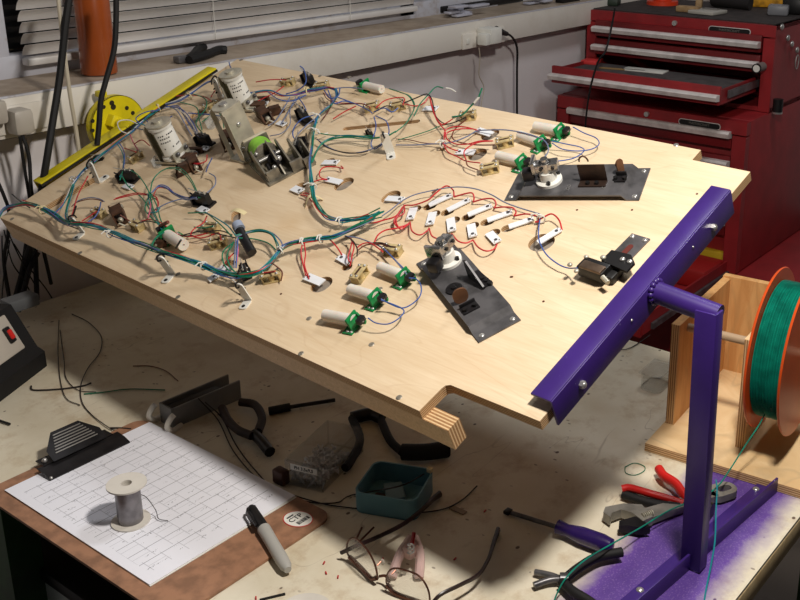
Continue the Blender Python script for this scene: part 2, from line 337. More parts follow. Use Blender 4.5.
for i,(lab,pts) in enumerate([('thick black cable running down from under the board corner at left',[(27,242,.06),(24,262,.06),(18,290,.06),(12,310,.07)]),
  ('second thick black cable slanting down to the left below the board',[(38,252,.07),(30,268,.07),(24,290,.07),(18,312,.07)]),
  ('black cable hanging straight below the board left of the mid wall',[(35,250,.05),(36,272,.05),(37,300,.05)]),]):
    cable(lab,pts,.0046)
for i,pts in enumerate([[(4,230,.1),(12,262,.09),(24,280,.08),(34,300,.08)],[(8,232,.09),(20,258,.08),(38,290,.07)],[(2,236,.11),(3,266,.1),(8,300,.09)],[(10,240,.11),(4,275,.1),(2,300,.1)],[(14,244,.08),(28,266,.06),(44,286,.06),(52,298,.06)]]):
    tag(MB().tube(crs([hit(a,b_,y=WY-d) for a,b_,d in pts]),.0012,5).build('thin_lead',BLKR),'thin dark lead dangling below the left corner of the board','cable','thin dark leads below the left corner')
# sill items
bx=hit(101,76,z=.384)
ORG=mat('orange_bottle_liquid',(158,76,32),.22,0,.08,12,coat=.3,alpha=.94)
g=thing('orange_bottle','tall orange plastic bottle standing on the window sill','bottle',(hit(99,68,y=WY+.02).x,WY+.02,.384))
adopt(MB().lathe([(0,0),(.028,.0),(.0325,.003),(.033,.01),(.032,.06),(.0315,.17),(.025,.19),(.012,.202),(.012,.21)],32,Matrix.Translation(g.matrix_world.translation)).build('bottle_body',ORG),g)
adopt(MB().cyl(g.matrix_world.translation+V((0,0,.208)),g.matrix_world.translation+V((0,0,.225)),.014).build('cap',mat('orange_cap',(200,80,20),.4)),g)
p=hit(196,58,z=.388)
g=thing('cutting_pliers','black handled pliers lying on the window sill','pliers',(p.x,p.y,.384))
adopt(MB().tube(crs([hit(189,60,z=.392),hit(205,55,z=.394),hit(218,50,z=.394),hit(226,50,z=.392)]),.009,8,taper=None).build('handle',BLKR),g)
adopt(MB().tube(crs([hit(187,59,z=.392),hit(193,55,z=.394),hit(198,49,z=.394),hit(204,47,z=.392)]),.008,8).build('handle',BLKR),g)
adopt(MB().box(hit(182,59,z=.392),(.03,.02,.014),bev=.003).build('jaws',STEEL),g)
p0=hit(437,11,z=.392);p1=hit(517,-1,z=.392)
o=MB(); M=Matrix.Translation((p0+p1)/2)@Matrix.Rotation(math.atan2(p1.y-p0.y,p1.x-p0.x),4,'Z'); o.box((0,0.002,.004),((p1-p0).length,.04,.018),M,bev=.004)
g=thing('black_case','long black case lying on the sill right of the blind','case',(p0+p1)/2); adopt(o.build('case_body',BLK),g)
adopt(MB().box((0,-.0185,.002),(.02,.006,.006),M@Matrix.Translation((-.13,0,0))).build('latch',STEEL),g)
for px,lab in ((418,'crumpled white paper on the sill beside the end of the blind'),(535,'crumpled clear bag on the sill near the right end')):
    p=hit(px,10 if px<500 else 2,z=.388); b=MB()
    for k in range(7): b.box((p.x+random.uniform(-.05,.05),WY+.03+random.uniform(-.015,.03),.390+.004*k),(random.uniform(.04,.08),random.uniform(.02,.03),.006),bev=.001)
    tag(b.build('crumpled_paper',mat('crumpled_white_paper',(178,178,190),.6)),lab,'paper')
p=hit(571,2,z=.388); tag(MB().box((p.x+.03,WY,.393),(.1,.03,.018),bev=.004).build('black_box',BLK),'flat black box on the sill beside the tool chest','box')

# ================================================================ WORKBENCH
BX0,BX1,BY0,BY1=.003,.866,-.811,.532
g=thing('workbench','dirty cream topped workbench with a wooden front edge','workbench',(.45,-.1,-.88))
o=MB().box(((BX0+BX1)/2,(BY0+BY1)/2,-.002),(BX1-BX0,BY1-BY0,.004)).build('bench_top',BENCH); adopt(o,g)
adopt(MB().box(((BX0+BX1)/2,(BY0+BY1)/2,-.0185),(BX1-BX0+.002,BY1-BY0+.002,.029),bev=.002).build('bench_board',M_wood('bench_edge_wood',(176,152,112),(196,174,134),(6,1,6))),g)
LEG=mat('green_bench_leg',(44,84,44),.5,0,.3,20)
for x,y in ((.03,.06),(.81,-.77),(.03,.47),(.81,.47),(.12,-.77)):
    adopt(MB().box((x,y,-.458),(.045,.045,.845)).build('leg',LEG),g)
adopt(MB().box((.45,.2,-.5),(.80,.6,.02)).build('lower_shelf',M_wood('shelf_wood',(98,76,54),(120,92,66))),g)
BINM=M_dirtywhite('grey_bin_plastic',(214,222,216),(160,168,160),12,.5)
g=thing('storage_bin','grey plastic bin under the bench below the clipboard','bin',(.02,-.3,-.3))
b=MB(); b.box((.2,.08,-.33),(.3,.5,.316),bev=.01); adopt(b.build('bin_body',BINM),g)
adopt(MB().box((.2,.08,-.165),(.31,.51,.02),bev=.004).build('bin_rim',BLK),g)
g['label']='grey plastic bin with dark rim under the bench below the clipboard'

# ================================================================ TOOL CHESTS
def chest_panel(name,X,y0,y1,z0,z1,m,parent,d=.016,bev=.002): return adopt(MB().box((X-d/2,(y0+y1)/2,(z0+z1)/2),(d,abs(y1-y0),z1-z0),bev=bev).build(name,m),parent)
XU=2.2; zt=.359; yl=.522; yr=-.087; zb=.116
g=thing('upper_tool_chest','red upper tool chest with aluminium pulls and an open bottom drawer','tool chest',(XU,.24,zb)); UC=g
b=MB(); D=.42
b.box((XU+D/2,yl-.008,(zt+zb)/2),(D,.016,zt-zb)); b.box((XU+D/2,yr+.008,(zt+zb)/2),(D,.016,zt-zb)); b.box((XU+D/2,(yl+yr)/2,zt-.006),(D,yl-yr,.012)); b.box((XU+D/2,(yl+yr)/2,zb+.006),(D,yl-yr,.012)); b.box((XU+D,(yl+yr)/2,(zt+zb)/2),(.01,yl-yr,zt-zb))
b.box((XU-.001,(yl+yr)/2,zt-.016),(.008,yl-yr,.032)); b.box((XU-.001,yr+.017,(zt+zb)/2-.018),(.0075,.0335,zt-zb-.036)); b.box((XU-.001,yl-.017,(zt+zb)/2-.018),(.0075,.0335,zt-zb-.036))
adopt(b.build('chest_body',RED),g)
adopt(MB().box((XU+D/2,(yl+yr)/2,zt+.0015),(D-.02,yl-yr-.02,.003)).build('top_mat',mat('dark_ribbed_mat',(58,50,48),.8,0,.3,40)),g)
z1a=hit(595,22,x=XU).z;
def zz(px,py,X=XU): return hit(px,py,x=X).z
ya,yb=yl-.036,yr+.036
for (pa,pb) in ((24,31),(42,49)):
    zc=(zz(595,pa)+zz(595,pb))/2
    d=chest_panel('drawer',XU,ya,yb,zc-.022,zc+.026,REDD,g)
    h=MB(); h.prism([(-.0,-.009),(-.022,-.007),(-.026,.004),(-.02,.009),(0,.009)],0,1,Matrix.Translation((XU-.016,yb,zc))@Matrix.Diagonal((1,(ya-yb) if pa!=42 else (ya-yb),1,1)),ax=1)
    h=h.build('drawer_pull',ALU); adopt(h,d)
# rolled tape on a drawer corner
p=hit(761,67,x=XU-.03); q=hit(772,62,x=XU+.02)
g2=thing('label_roll','small roll with a white end resting at the right end of the drawer pull','roll',p)
adopt(MB().cyl((XU-.06,p.y,p.z),(XU-.02,p.y,p.z),.013,seg=20).build('roll_body',mat('grey_rubber_roll',(120,108,104),.6)),g2)
adopt(MB().cyl((XU-.062,p.y,p.z),(XU-.059,p.y,p.z),.010,seg=20).build('end_cap',WHT),g2)
adopt(MB().lathe([(.010,-.001),(.0135,-.001),(.0135,.003),(.010,.003)],20,Matrix.Translation((XU-.061,p.y,p.z))@Matrix.Rotation(PI/2,4,'Y')).build('end_ring',BLK),g2)
# open drawer
XO=1.97; a=hit(554,61,x=XO); c=hit(722,91,x=XO); zc=(a.z+c.z)/2
y1,y0=a.y,c.y; hT=zc; hB=zc-.05
d=adopt(MB().box((XO-.006,(y0+y1)/2,(hT+hB)/2),(.012,y1-y0,hT-hB),bev=.002).build('drawer_front',RED),UC)
h=MB(); h.prism([(0,-.009),(-.02,-.007),(-.024,.004),(-.018,.009),(0,.009)],0,y1-y0,Matrix.Translation((XO-.012,y0,hT-.03)),ax=1); adopt(h.build('drawer_pull',ALU),d)
b=MB(); b.box(((XO+XU)/2,y1-.004,(hT+hB)/2-.004),(XU-XO,.004,hT-hB-.01)); b.box(((XO+XU)/2,y0+.004,(hT+hB)/2-.004),(XU-XO,.004,hT-hB-.01)); b.box(((XO+XU)/2,(y0+y1)/2,hB+.004),(XU-XO,y1-y0,.006)); adopt(b.build('drawer_tray',RED),UC)
adopt(MB().box(((XO+XU)/2,(y0+y1)/2,hB+.03),(XU-XO-.03,y1-y0-.02,.003)).build('drawer_mat',mat('grey_drawer_liner',(84,78,78),.8,0,.2,30)),UC)
adopt(MB().box(((XO+XU)/2+.02,y0-.004,(hT+hB)/2),(XU-XO-.03,.006,.02)).build('drawer_slide',STEEL),UC)
def onX(name,px,py,X,z,dim,m,label,cat,rot=0,M=None):
    p=hit(px,py,z=z); b=MB(); b.box((0,0,dim[2]/2),dim,Matrix.Translation((p.x,p.y,z))@Matrix.Rotation(rot,4,'Z'),bev=min(dim)*.2); return tag(b.build(name,m),label,cat)
lz=hB+.0315
onX('white_card',645,71,0,lz,(.05,.13,.004),WHT,'white card lying in the open red drawer','card',.12)
onX('red_pouch',592,63,0,lz,(.07,.05,.012),mat('bright_red_pouch',(214,60,60),.5),'bright red pouch in the left corner of the open drawer','pouch',.2)
onX('thin_ruler',622,70,0,lz,(.012,.14,.004),mat('tan_ruler',(150,120,80),.5),'thin tan ruler in the open drawer beside the white card','ruler',.25)
def badge(X,pxa,pya,pxb,pyb,parent):
    a=hit(pxa,pya,x=X-.004); c=hit(pxb,pyb,x=X-.004); L=abs(a.y-c.y); zc=(a.z+c.z)/2; yc=(a.y+c.y)/2
    M=Matrix(((0,0,-1,X-.006),(-1,0,0,yc),(0,1,0,zc),(0,0,0,1)))
    k=MB().prism(rrect(L,.018,.0088),-.001,.001,M).build('badge_rim',ALU); adopt(k,parent)
    k2=MB().prism(rrect(L-.004,.0145,.007),0,.002,M).build('badge_plate',BLK); k2.parent=k; 
    t=text('badge_lettering','MASTERCRAFT',.0095,mat('dull_grey_lettering',(110,106,100),.5),k,M@Matrix.Translation((0,0,.0022)))
badge(XU-.002,709,28,751,33,UC)
def lock(X,px,py,parent):
    p=hit(px,py,x=X-.006); k=adopt(MB().cyl((X-.012,p.y,p.z),(X,p.y,p.z),.0075).build('key_lock',CHROME),parent)
lock(XU,675,23,UC)
p=hit(794,45,y=yr-.01); b=MB(); 
q=hit(797,62,y=yr-.012); b.tube([q+V((math.cos(t)*.012,0,math.sin(t)*.02)) for t in [2*PI*i/20 for i in range(20)]],.0018,closed=True)
adopt(b.build('side_latch',CHROME),UC)
for k,(px,py) in enumerate(((782,27),(788,38),(792,44),(797,50))): adopt(MB().sph(hit(px,py,y=yr-.012),.009,(1,.6,1)).build('side_knob',CHROME),UC)
p=hit(779,93,y=yr-.02); g2=thing('small_can','small dark can standing on the lower chest against the upper chest','can',p)
adopt(MB().cyl((p.x,p.y,zb-.001),(p.x,p.y,zb+.04),.014).build('can_body',BLK),g2); adopt(MB().cyl((p.x,p.y,zb-.001),(p.x,p.y,zb+.004),.0146).build('can_rim',CHROME),g2)
# middle chest
XL=2.06; tr_=hit(749,122,x=XL); tl_=hit(559,90,x=XL); lyr=tr_.y; lyl=min(tl_.y,WY-.02); lzt=zb-.002; lzb=-.33
g=thing('middle_tool_chest','red middle tool chest under the upper one with long aluminium pulls','tool chest',(XL,.2,lzb)); MC=g
b=MB(); b.box((XL+.31,(lyl+lyr)/2,(lzt+lzb)/2),(.58,lyl-lyr,lzt-lzb),bev=.003)
b.box((XL+.007,lyr+.021,(lzt+lzb)/2-.021),(.03,.04,lzt-lzb-.044)); b.box((XL+.007,lyl-.021,(lzt+lzb)/2-.021),(.03,.04,lzt-lzb-.044)); b.box((XL+.007,(lyl+lyr)/2,lzt-.0205),(.03,lyl-lyr-.002,.037))
adopt(b.build('chest_body',RED),g)
for i in range(4):
    zc=zz(575,110,XL)-.0-i*.085
    d=chest_panel('drawer',XL+.012,lyl-.045,lyr+.045,zc-.04,zc+.022,REDD,g)
    h=MB(); h.prism([(0,-.010),(-.022,-.008),(-.026,.004),(-.02,.010),(0,.010)],0,lyl-lyr-.09,Matrix.Translation((XL-.002,lyr+.045,zc)),ax=1); adopt(h.build('drawer_pull',ALU),d)
badge(XL-.004,679,121,721,127,MC); lock(XL-.004,647,114,MC)
# open lower drawer with yellow and red boxes
q=hit(735,262,x=XL); zd=hit(725,268,x=XL).z
dd=MB(); X2=XL-.5; y2=lyr+.03; dz=zd
dd.box(((XL+X2)/2,y2,dz),(XL-X2,.006,.05)); dd.box(((XL+X2)/2,lyl-.06,dz),(XL-X2,.006,.05)); dd.box(((XL+X2)/2,(y2+lyl-.06)/2,dz-.024),(XL-X2,lyl-.06-y2,.004)); dd.box((X2,(y2+lyl-.06)/2,dz),(.012,lyl-.06-y2,.06))
adopt(dd.build('open_drawer',RED),MC)
adopt(MB().box(((XL+X2)/2+.02,y2-.008,dz-.012),(XL-X2-.04,.008,.016)).build('drawer_slide',STEEL),MC)
p=hit(716,243,z=dz+.03); tag(MB().box((p.x,p.y,dz+.002),(.2,.14,.08),bev=.004).build('yellow_box',mat('yellow_case_plastic',(196,160,30),.5)),'yellow case in the open drawer beyond the purple bar','case')
p=hit(700,258,z=dz+.03); tag(MB().box((p.x-.04,p.y,dz+.006),(.13,.13,.055),bev=.008).build('red_case',mat('red_case_plastic',(150,24,22),.5)),'red case in the open drawer in front of the yellow one','case')
# bottom cabinet
p=hit(775,270,z=lzb)
g=thing('roller_cabinet','red roller cabinet at the bottom of the stacked tool chests','tool cabinet',(XL,.1,-.88))
b=MB(); b.box((2.35,(lyl-.34)/2,(lzb-.8)/2-.003),(.74,lyl+.34,lzb+.8),bev=.004); adopt(b.build('cabinet_body',RED),g)
for x in (2.05,2.65):
    for y in (-.3,.48): adopt(MB().cyl((x,y-.02,-.845),(x,y+.02,-.845),.04).build('caster',BLKR),g)
# on top of the chest
zq=zt+.003
p=hit(662,6,z=zq); g=thing('orange_reel','bright orange plastic reel lying flat on top of the tool chest','reel',(p.x,p.y,zq))
adopt(MB().lathe([(0,0),(.05,0),(.05,.012),(.03,.014),(.03,.04),(.05,.042),(.05,.05),(0,.05)],28,Matrix.Translation((p.x+.04,p.y+.02,zq))).build('reel_body',mat('bright_orange',(220,64,30),.4)),g)
onX('wooden_offcut',688,12,0,zq,(.03,.07,.018),M_wood('offcut',(150,120,84),(170,140,100)),'small pale wood offcut on the chest top right of the orange reel','wood offcut',.1)
onX('wooden_offcut',699,8,0,zq,(.09,.02,.03),MATS['offcut'],'standing pale wood offcut on the chest behind the switch plate','wood offcut',.4)
g=thing('switch_plate','off-white switch plate lying at the front of the chest top','plate',hit(708,16,z=zq)); p=hit(706,14,z=zq)
M=Matrix.Translation((p.x+.01,p.y,zq))@Matrix.Rotation(-.1,4,'Z'); adopt(MB().box((0,0,.006),(.085,.085,.01),M,bev=.002).build('plate_body',mat('grey_white_plate',(176,172,162),.5)),g); adopt(MB().box((.02,0,.012),(.02,.05,.004),M).build('rocker',mat('grey_rocker',(120,116,112),.5)),g)
p=hit(732,9,z=zq); tag(MB().tube(crs([(p.x+.02,p.y+.07,zq+.022),(p.x+.0,p.y,zq+.024),(p.x,p.y-.06,zq+.022)]),.022,12).build('dark_pouch',mat('dark_cloth',(34,30,30),.9)),'dark rolled pouch on the chest top behind the switch plate','pouch')
onX('yellow_glove',765,6,0,zq,(.1,.12,.035),mat('yellow_glove_cloth',(214,150,24),.7,0,.3,50),'orange-yellow work glove on the chest top near the right end','glove',.3)
onX('clear_tub',778,15,0,zq,(.05,.06,.03),mat('frosted_tub',(120,120,124),.4),'small frosted tub on the chest top beside the yellow glove','tub',.3)
onX('black_box',793,14,0,zq,(.05,.06,.05),BLK,'square black box at the right end of the chest top','box',.1)
onX('green_tool',610,5,0,zq,(.05,.06,.02),mat('dark_green_plastic',(40,52,40),.5),'dark green tool at the left end of the chest top','tool',.3)
P=[hit(615,8,x=XU-.03),hit(612,25,x=XU-.05),hit(606,50,x=XO-.06),hit(598,62,x=XO-.08),hit(590,90,x=XO-.08),hit(586,118,x=XO-.06),hit(584,150,x=XO-.03)]
tag(MB().tube(crs(P),.0028,8).build('hanging_cable',BLKR),'black cable dangling from the tool chest top across its drawers','cable')
# ================================================================ THE PLYWOOD BOARD
TH_=.0127
board=thing('plywood_playfield','large birch plywood playfield tilted on the stand, carrying the wiring','plywood board',BM)
out=[(0,BL),(0,.125),(.035,.124),(.040,.1228),(.0432,.118),(.045,.0),(.4855,0),(.486,.081),(.509,.0815),(.5165,BL+.006)]
b=MB(); b.prism(out,-TH_,0); bo=b.build('panel',PLY,smooth=False)
bo.data.materials.append(EDGE)
# ---- lamp boards: (start px, end px, width px-ish in m, hole px, hole size m)
LED=[ # a (free end) , b (lettered end), width, hole centre px, hole (len,wid) m , label
((429.5,206.7),(452.7,197.0),.0075,(430,206.5),(.019,.014),'white oblong lamp board at the left end of the upper slanting row'),
((448.0,212.0),(470.7,201.5),.0075,(447.5,212),(.019,.014),'white oblong lamp board, second from left in the upper slanting row'),
((468.5,216.5),(492.5,207.5),.0075,(468.5,217),(.019,.014),'white oblong lamp board in the middle of the upper slanting row'),
((488.0,222.0),(513.0,214.0),.0075,(487.5,222),(.019,.014),'white oblong lamp board, fourth from left in the upper slanting row'),
((509.5,228.5),(534.5,221.0),.0075,(508.5,228),(.019,.014),'white oblong lamp board at the right end of the upper slanting row'),
((538.5,244.5),(561.0,231.5),.0075,(541.5,242.5),(.032,.034),'lone oblong lamp board over a round hole right of both slanting rows'),
((414.5,209.0),(410.7,221.7),.009,(416,208.7),(.015,.015),'short white lamp board at the left end of the lower row'),
((433.5,214.0),(430.5,227.0),.009,(435,213.7),(.015,.015),'short white lamp board, second from left in the lower row'),
((451.0,220.0),(453.0,233.5),.009,(454.5,220),(.015,.015),'short white lamp board in the middle of the lower row'),
((471.5,226.0),(474.0,239.0),.009,(473.5,225.5),(.015,.015),'short white lamp board, fourth from left in the lower row'),
((489.5,234.5),(498.5,244.5),.009,(494.5,232.5),(.015,.015),'short tilted lamp board at the right end of the lower row'),
((387.0,200.0),(404.0,202.0),.009,(391,197),(.024,.030),'white lamp board by a round hole just left of the two slanting rows'),
((323.5,164.0),(339.0,164.5),.009,(329,162),(.018,.020),'upper lamp board of the pair joined by a red loop near the board centre'),
((341.5,184.0),(326.5,181.0),.009,(344,184),(.024,.032),'lower lamp board of the pair joined by a red loop, beside a round hole'),
((293.5,189.5),(302.5,193.5),.010,(300,186.5),(.018,.020),'lamp board just below the foot of the green sleeved mechanism'),
((323.0,284.5),(307.0,278.5),.010,(321.5,284.5),(.026,.030),'lamp board on two red wires beside a round hole near the front edge'),
((351.0,264.5),(340.0,258.5),.010,(347,267),(.014,.014),'lamp board touching the brass socket left of the upper nylon tube'),
((492.0,136.0),(477.5,132.0),.010,(490,134.5),(.024,.030),'upper lamp board beside a round hole left of the two back nylon tubes'),
((475.0,154.0),(457.0,154.0),.010,(477.5,154.5),(.024,.030),'lamp board on red wires beside a round hole near the back brass sockets'),
((424.5,110.0),(438.0,110.5),.010,(429,107.5),(.012,.016),'lamp board with a black tip near the back edge under a red wire loop'),
((258.5,106.5),(269.0,104.5),.009,None,None,'lamp board right of the foot of the labelled silver coil'),
((278.5,124.0),(286.0,126.5),.009,None,None,'small lamp board on the grey wire right of the silver coil frame'),
((209.5,282.0),(219.0,276.5),.009,None,None,'lamp board in front of the front wire ring at the left'),
((221.0,268.5),(230.0,274.0),.009,(229,265),(.014,.02),'lamp board inside the front wire ring at its left'),
((199.5,209.5),(208.0,213.5),.009,None,None,'lamp board just below the black switch near the left centre'),
((125.0,186.5),(133.0,189.5),.009,None,None,'lamp board below the black switch near the yellow bar'),
((202.0,149.0),(209.5,150.5),.009,None,None,'lamp board below the black switch beside the silver coil frame'),
]
cut=MB()
def hole(px,L=.012,Wd=.012,a=0,depth=.0065):
    p=bd(*px); cut.prism(rrect(L,Wd,min(L,Wd)*.499,6),-depth,.01,T(p.x,p.y,0,a))
for e in LED:
    if e[3]:
        a,_=bang(e[0],e[1])
        if e[5].startswith(('white oblong','short')): hole(e[3],e[4][0],e[4][1],a)
        else: hole(e[3],e[4][0],e[4][1],PI/2)
a,L=bang((343,129),(420,121)); p=(bd(343,129)+bd(420,121))/2; cut.prism(rrect(L,.010,.0049,6),-.009,.01,T(p.x,p.y,0,a))   # long routed slot
hole((236,216),.03,.014,.9); hole((195,118),.05,.03,.3)
for e in ((60,192),(25,213)): pass
a,L=bang((42,211),(97,178)); p=(bd(42,211)+bd(97,178))/2; cut.prism(rrect(L,.02,.0099,6),-.010,.01,T(p.x,p.y,0,a))
for q in ((290,173),(372,107),(443,149)): hole(q,.01,.01)
cm=bpy.data.meshes.new('cut'); bmesh.ops.recalc_face_normals(cut.bm,faces=cut.bm.faces[:]); cut.bm.to_mesh(cm); cut.bm.free(); co=bpy.data.objects.new('cut',cm); COL.objects.link(co)
md=bo.modifiers.new('b','BOOLEAN'); md.object=co; md.operation='DIFFERENCE'; md.solver='EXACT'; md.use_self=True
bpy.context.view_layer.update(); me=bpy.data.meshes.new_from_object(bo.evaluated_get(bpy.context.evaluated_depsgraph_get()))
bo.modifiers.clear(); bo.data=me; bpy.data.objects.remove(co)
me.materials.clear(); me.materials.append(PLY); me.materials.append(EDGE); me.materials.append(mat('grey_insert_plastic',(150,140,128),.4,0,.2,60)); me.materials.append(mat('routed_brown_wood',(150,112,78),.8,0,.25,200))
for p in me.polygons:
    p.material_index=0 if abs(p.normal.z)>.7 else 1
    if p.normal.z>.7 and -.012<p.center.z<-.005: p.material_index=3 if abs(p.center.z+.009)<.0003 else 2
bo.parent=board; bo.name='panel'
RAIL=M_edge('plywood_rail_edge',5,0,.019)
rw=M_wood('rail_birch',(205,172,130),(222,190,148),(2,30,30))
def rail(u0,u1,v0,v1):
    o=MB().box(((u0+u1)/2,(v0+v1)/2,-.0127-.0145),(u1-u0,v1-v0,.029)).build('side_rail',rw,board,smooth=False); o.data.materials.append(RAIL)
    for p in o.data.polygons:
        if abs(p.normal.y)>.7 or p.normal.z>.7: p.material_index=1
    return o
RV=bd(454.5,423.5,-.0127).y; rail(0,.019,RV,BL); rail(.488,.507,.10,BL); 
o=MB().box((.2535,BL-.0095,-.0272),(.469,.019,.029)).build('side_rail',rw,board,smooth=False)
# countersunk screws and little fixings
SCR=mat('dull_screw_head',(150,142,128),.4,.3,.3,90)
for k,(x,y) in enumerate([(309,318.5),(301,353.5),(371.5,344.5),(399,397.5),(80,253),(157,258.5),(12,219),(178,297),(380,289),(676,145),(241,60),(320,76),(349,77),(178,274),(213,69)]):
    b=MB(); b.lathe([(0,.0004),(.0014,.0007),(.0030,.0007),(.0036,.0002),(.0036,-.001)],14,T(*bd(x,y)[:2])); b.box((0,0,.0007),(.0045,.001,.0004),T(*bd(x,y)[:2],0,k)); b.build('screw',SCR if (x,y)!=(676,145) else CHROME,board)
for (x,y) in ((543.5,301.5),(465,220-4),(511,277),(577,210),(632,210),(697,194),(240,294),(281,294),(512,277)): MB().cyl((*bd(x,y)[:2],-.001),(*bd(x,y)[:2],.0004),.0016,seg=8).build('pilot_mark',mat('dark_pilot_hole',(84,48,28),.8),board)
for (x,y) in ((470,103),(486,117)): pass
a_,_=bang((430,230),(470,219))
for p,q,m in (((312,229),(324,198),0),): pass
TAPE=mat('masking_tape',(222,206,160),.7)
def tape(a,b,w,h=.0006,ch=.012,label=''):
    ang,L=bang(a,b); p=(bd(*a)+bd(*b))/2; M=BM@T(p.x,p.y,h,ang)
    n=8; top=[V((-L/2+L*i/n,0,ch*math.sin(PI*i/n))) for i in range(n+1)]
    b_=MB()
    vs=[[b_.bm.verts.new((v.x,s*w/2,v.z+zz_)) for s in (-1,1)] for v in top for zz_ in (0,.0004)]
    for i in range(n):
        A,B,C,D=vs[2*i],vs[2*i+1],vs[2*i+2],vs[2*i+3]
        b_.bm.faces.new((B[0],B[1],D[1],D[0])); b_.bm.faces.new((A[0],C[0],C[1],A[1])); b_.bm.faces.new((A[0],B[0],D[0],C[0])); b_.bm.faces.new((A[1],C[1],D[1],B[1]))
    for i in (0,n): A,B=vs[2*i],vs[2*i+1]; b_.bm.faces.new((A[0],A[1],B[1],B[0]))
    tg=thing('tape_strip',label,'tape',M); b_.build('tape',TAPE,tg); 
tape((305,208),(323,200),.006,ch=.014,label='strip of cream tape holding the wires right of the green sleeved mechanism')
tape((237,222),(251,225),.007,h=.02,ch=.004,label='strip of cream tape around wires above the black cylinder in the front ring')
# ---------------- lamp boards
INK=mat('black_ink',(30,30,32),.6)
def led(M,L,w,label,group='white lamp boards over the holes'):
    g=thing('lamp_board',label,'lamp board',M,group)
    MB().box((0,0,.0008),(L,w,.0016)).build('circuit_board',LEDW,g)
    b=MB(); b.cyl((L/2-.0055,0,.0016),(L/2-.0055,0,.0021),.0023,seg=14); b.build('led_chip',STEEL,g)
    b=MB(); 
    for s in (-1,1): b.cyl((L/2-.0015,s*w*.3,.0016),(L/2-.0015,s*w*.3,.0026),.0009,seg=8)
    b.build('solder_joint',ZINC,g); return g
for e in LED:
    ang,L=bang(e[0],e[1]); p=(bd(*e[0])+bd(*e[1]))/2; led(BM@T(p.x,p.y,.0025,ang)@Matrix.Rotation(-.04,4,'Y'),L,e[2]*1.25,e[5])
# ---------------- green switch brackets with nylon tubes
def gate_proto():
    g=thing('tube_switch','','switch bracket',BM)
    b=MB(); b.box((-.005,-.003,.0012),(.016,.027,.0024),bev=.0005); b.box((.0,0,.011),(.0035,.022,.020),Matrix.Rotation(-.18,4,'Y'),bev=.0005); b.box((.005,.0095,.007),(.010,.003,.010),bev=.0005)
    b.prism([(0,0),(.009,0),(.006,.010),(0,.018)],.0075,.0105,ax=1); b.build('bracket',GRN,g)
    t=MB(); t.lathe([(.0035,.0),(.0078,.0),(.0078,.050),(.0015,.050),(.0015,.047),(0,.047)],18,Matrix.Translation((-.001,.001,.0112))@Matrix.Rotation(-PI/2,4,'Y')); t.build('tube',NYL,g)
    MB().box((.012,0,.015),(.008,.013,.008),bev=.001).build('microswitch',BLK,g)
    s=MB(); s.sph((-.006,-.0125,.0026),.0024,(1,1,.6)); s.sph((.0,-.0125,.0026),.0024,(1,1,.6)); s.tube([(.0165,.003,.015),(.02,.003,.017)],.0007); s.tube([(.0165,-.003,.015),(.02,-.003,.017)],.0007); s.build('screw',CHROME,g); return g
GP=gate_proto(); first=True
GATES=[((331,322),(357,327),'nearest of the three green tube switches at the front edge'),((350,295),(379,304),'middle of the three front green tube switches'),((381,273),(407,283),'rear of the three front green tube switches, next to the black plate'),
((536,132),(562,137),'green tube switch nearest the back edge by the red chest'),((520,141),(543,149),'middle of the three back green tube switches'),((500,162),(524,168),'green tube switch touching the corner of the back steel plate')]
def gplace(a,b,l,flip=0,s=.88):
    global first
    ang,_=bang(a,b); p=bd(*b); M=BM@T(p.x,p.y,0,ang+flip)@Matrix.Scale(s,4)
    if first: first=False; GP.matrix_world=M; GP['label']=l; GP['group']='green tube switches'; return GP
    return copy_tree(GP,None,M,label=l,group='green tube switches')
for a,b,l in GATES: gplace(a,b,l)
gplace((392,96),(366,90),'lone green tube switch at the back edge left of the rest')
gplace((197,257),(170,240),'green tube switch lying at the front left among the wires',0,1.05)
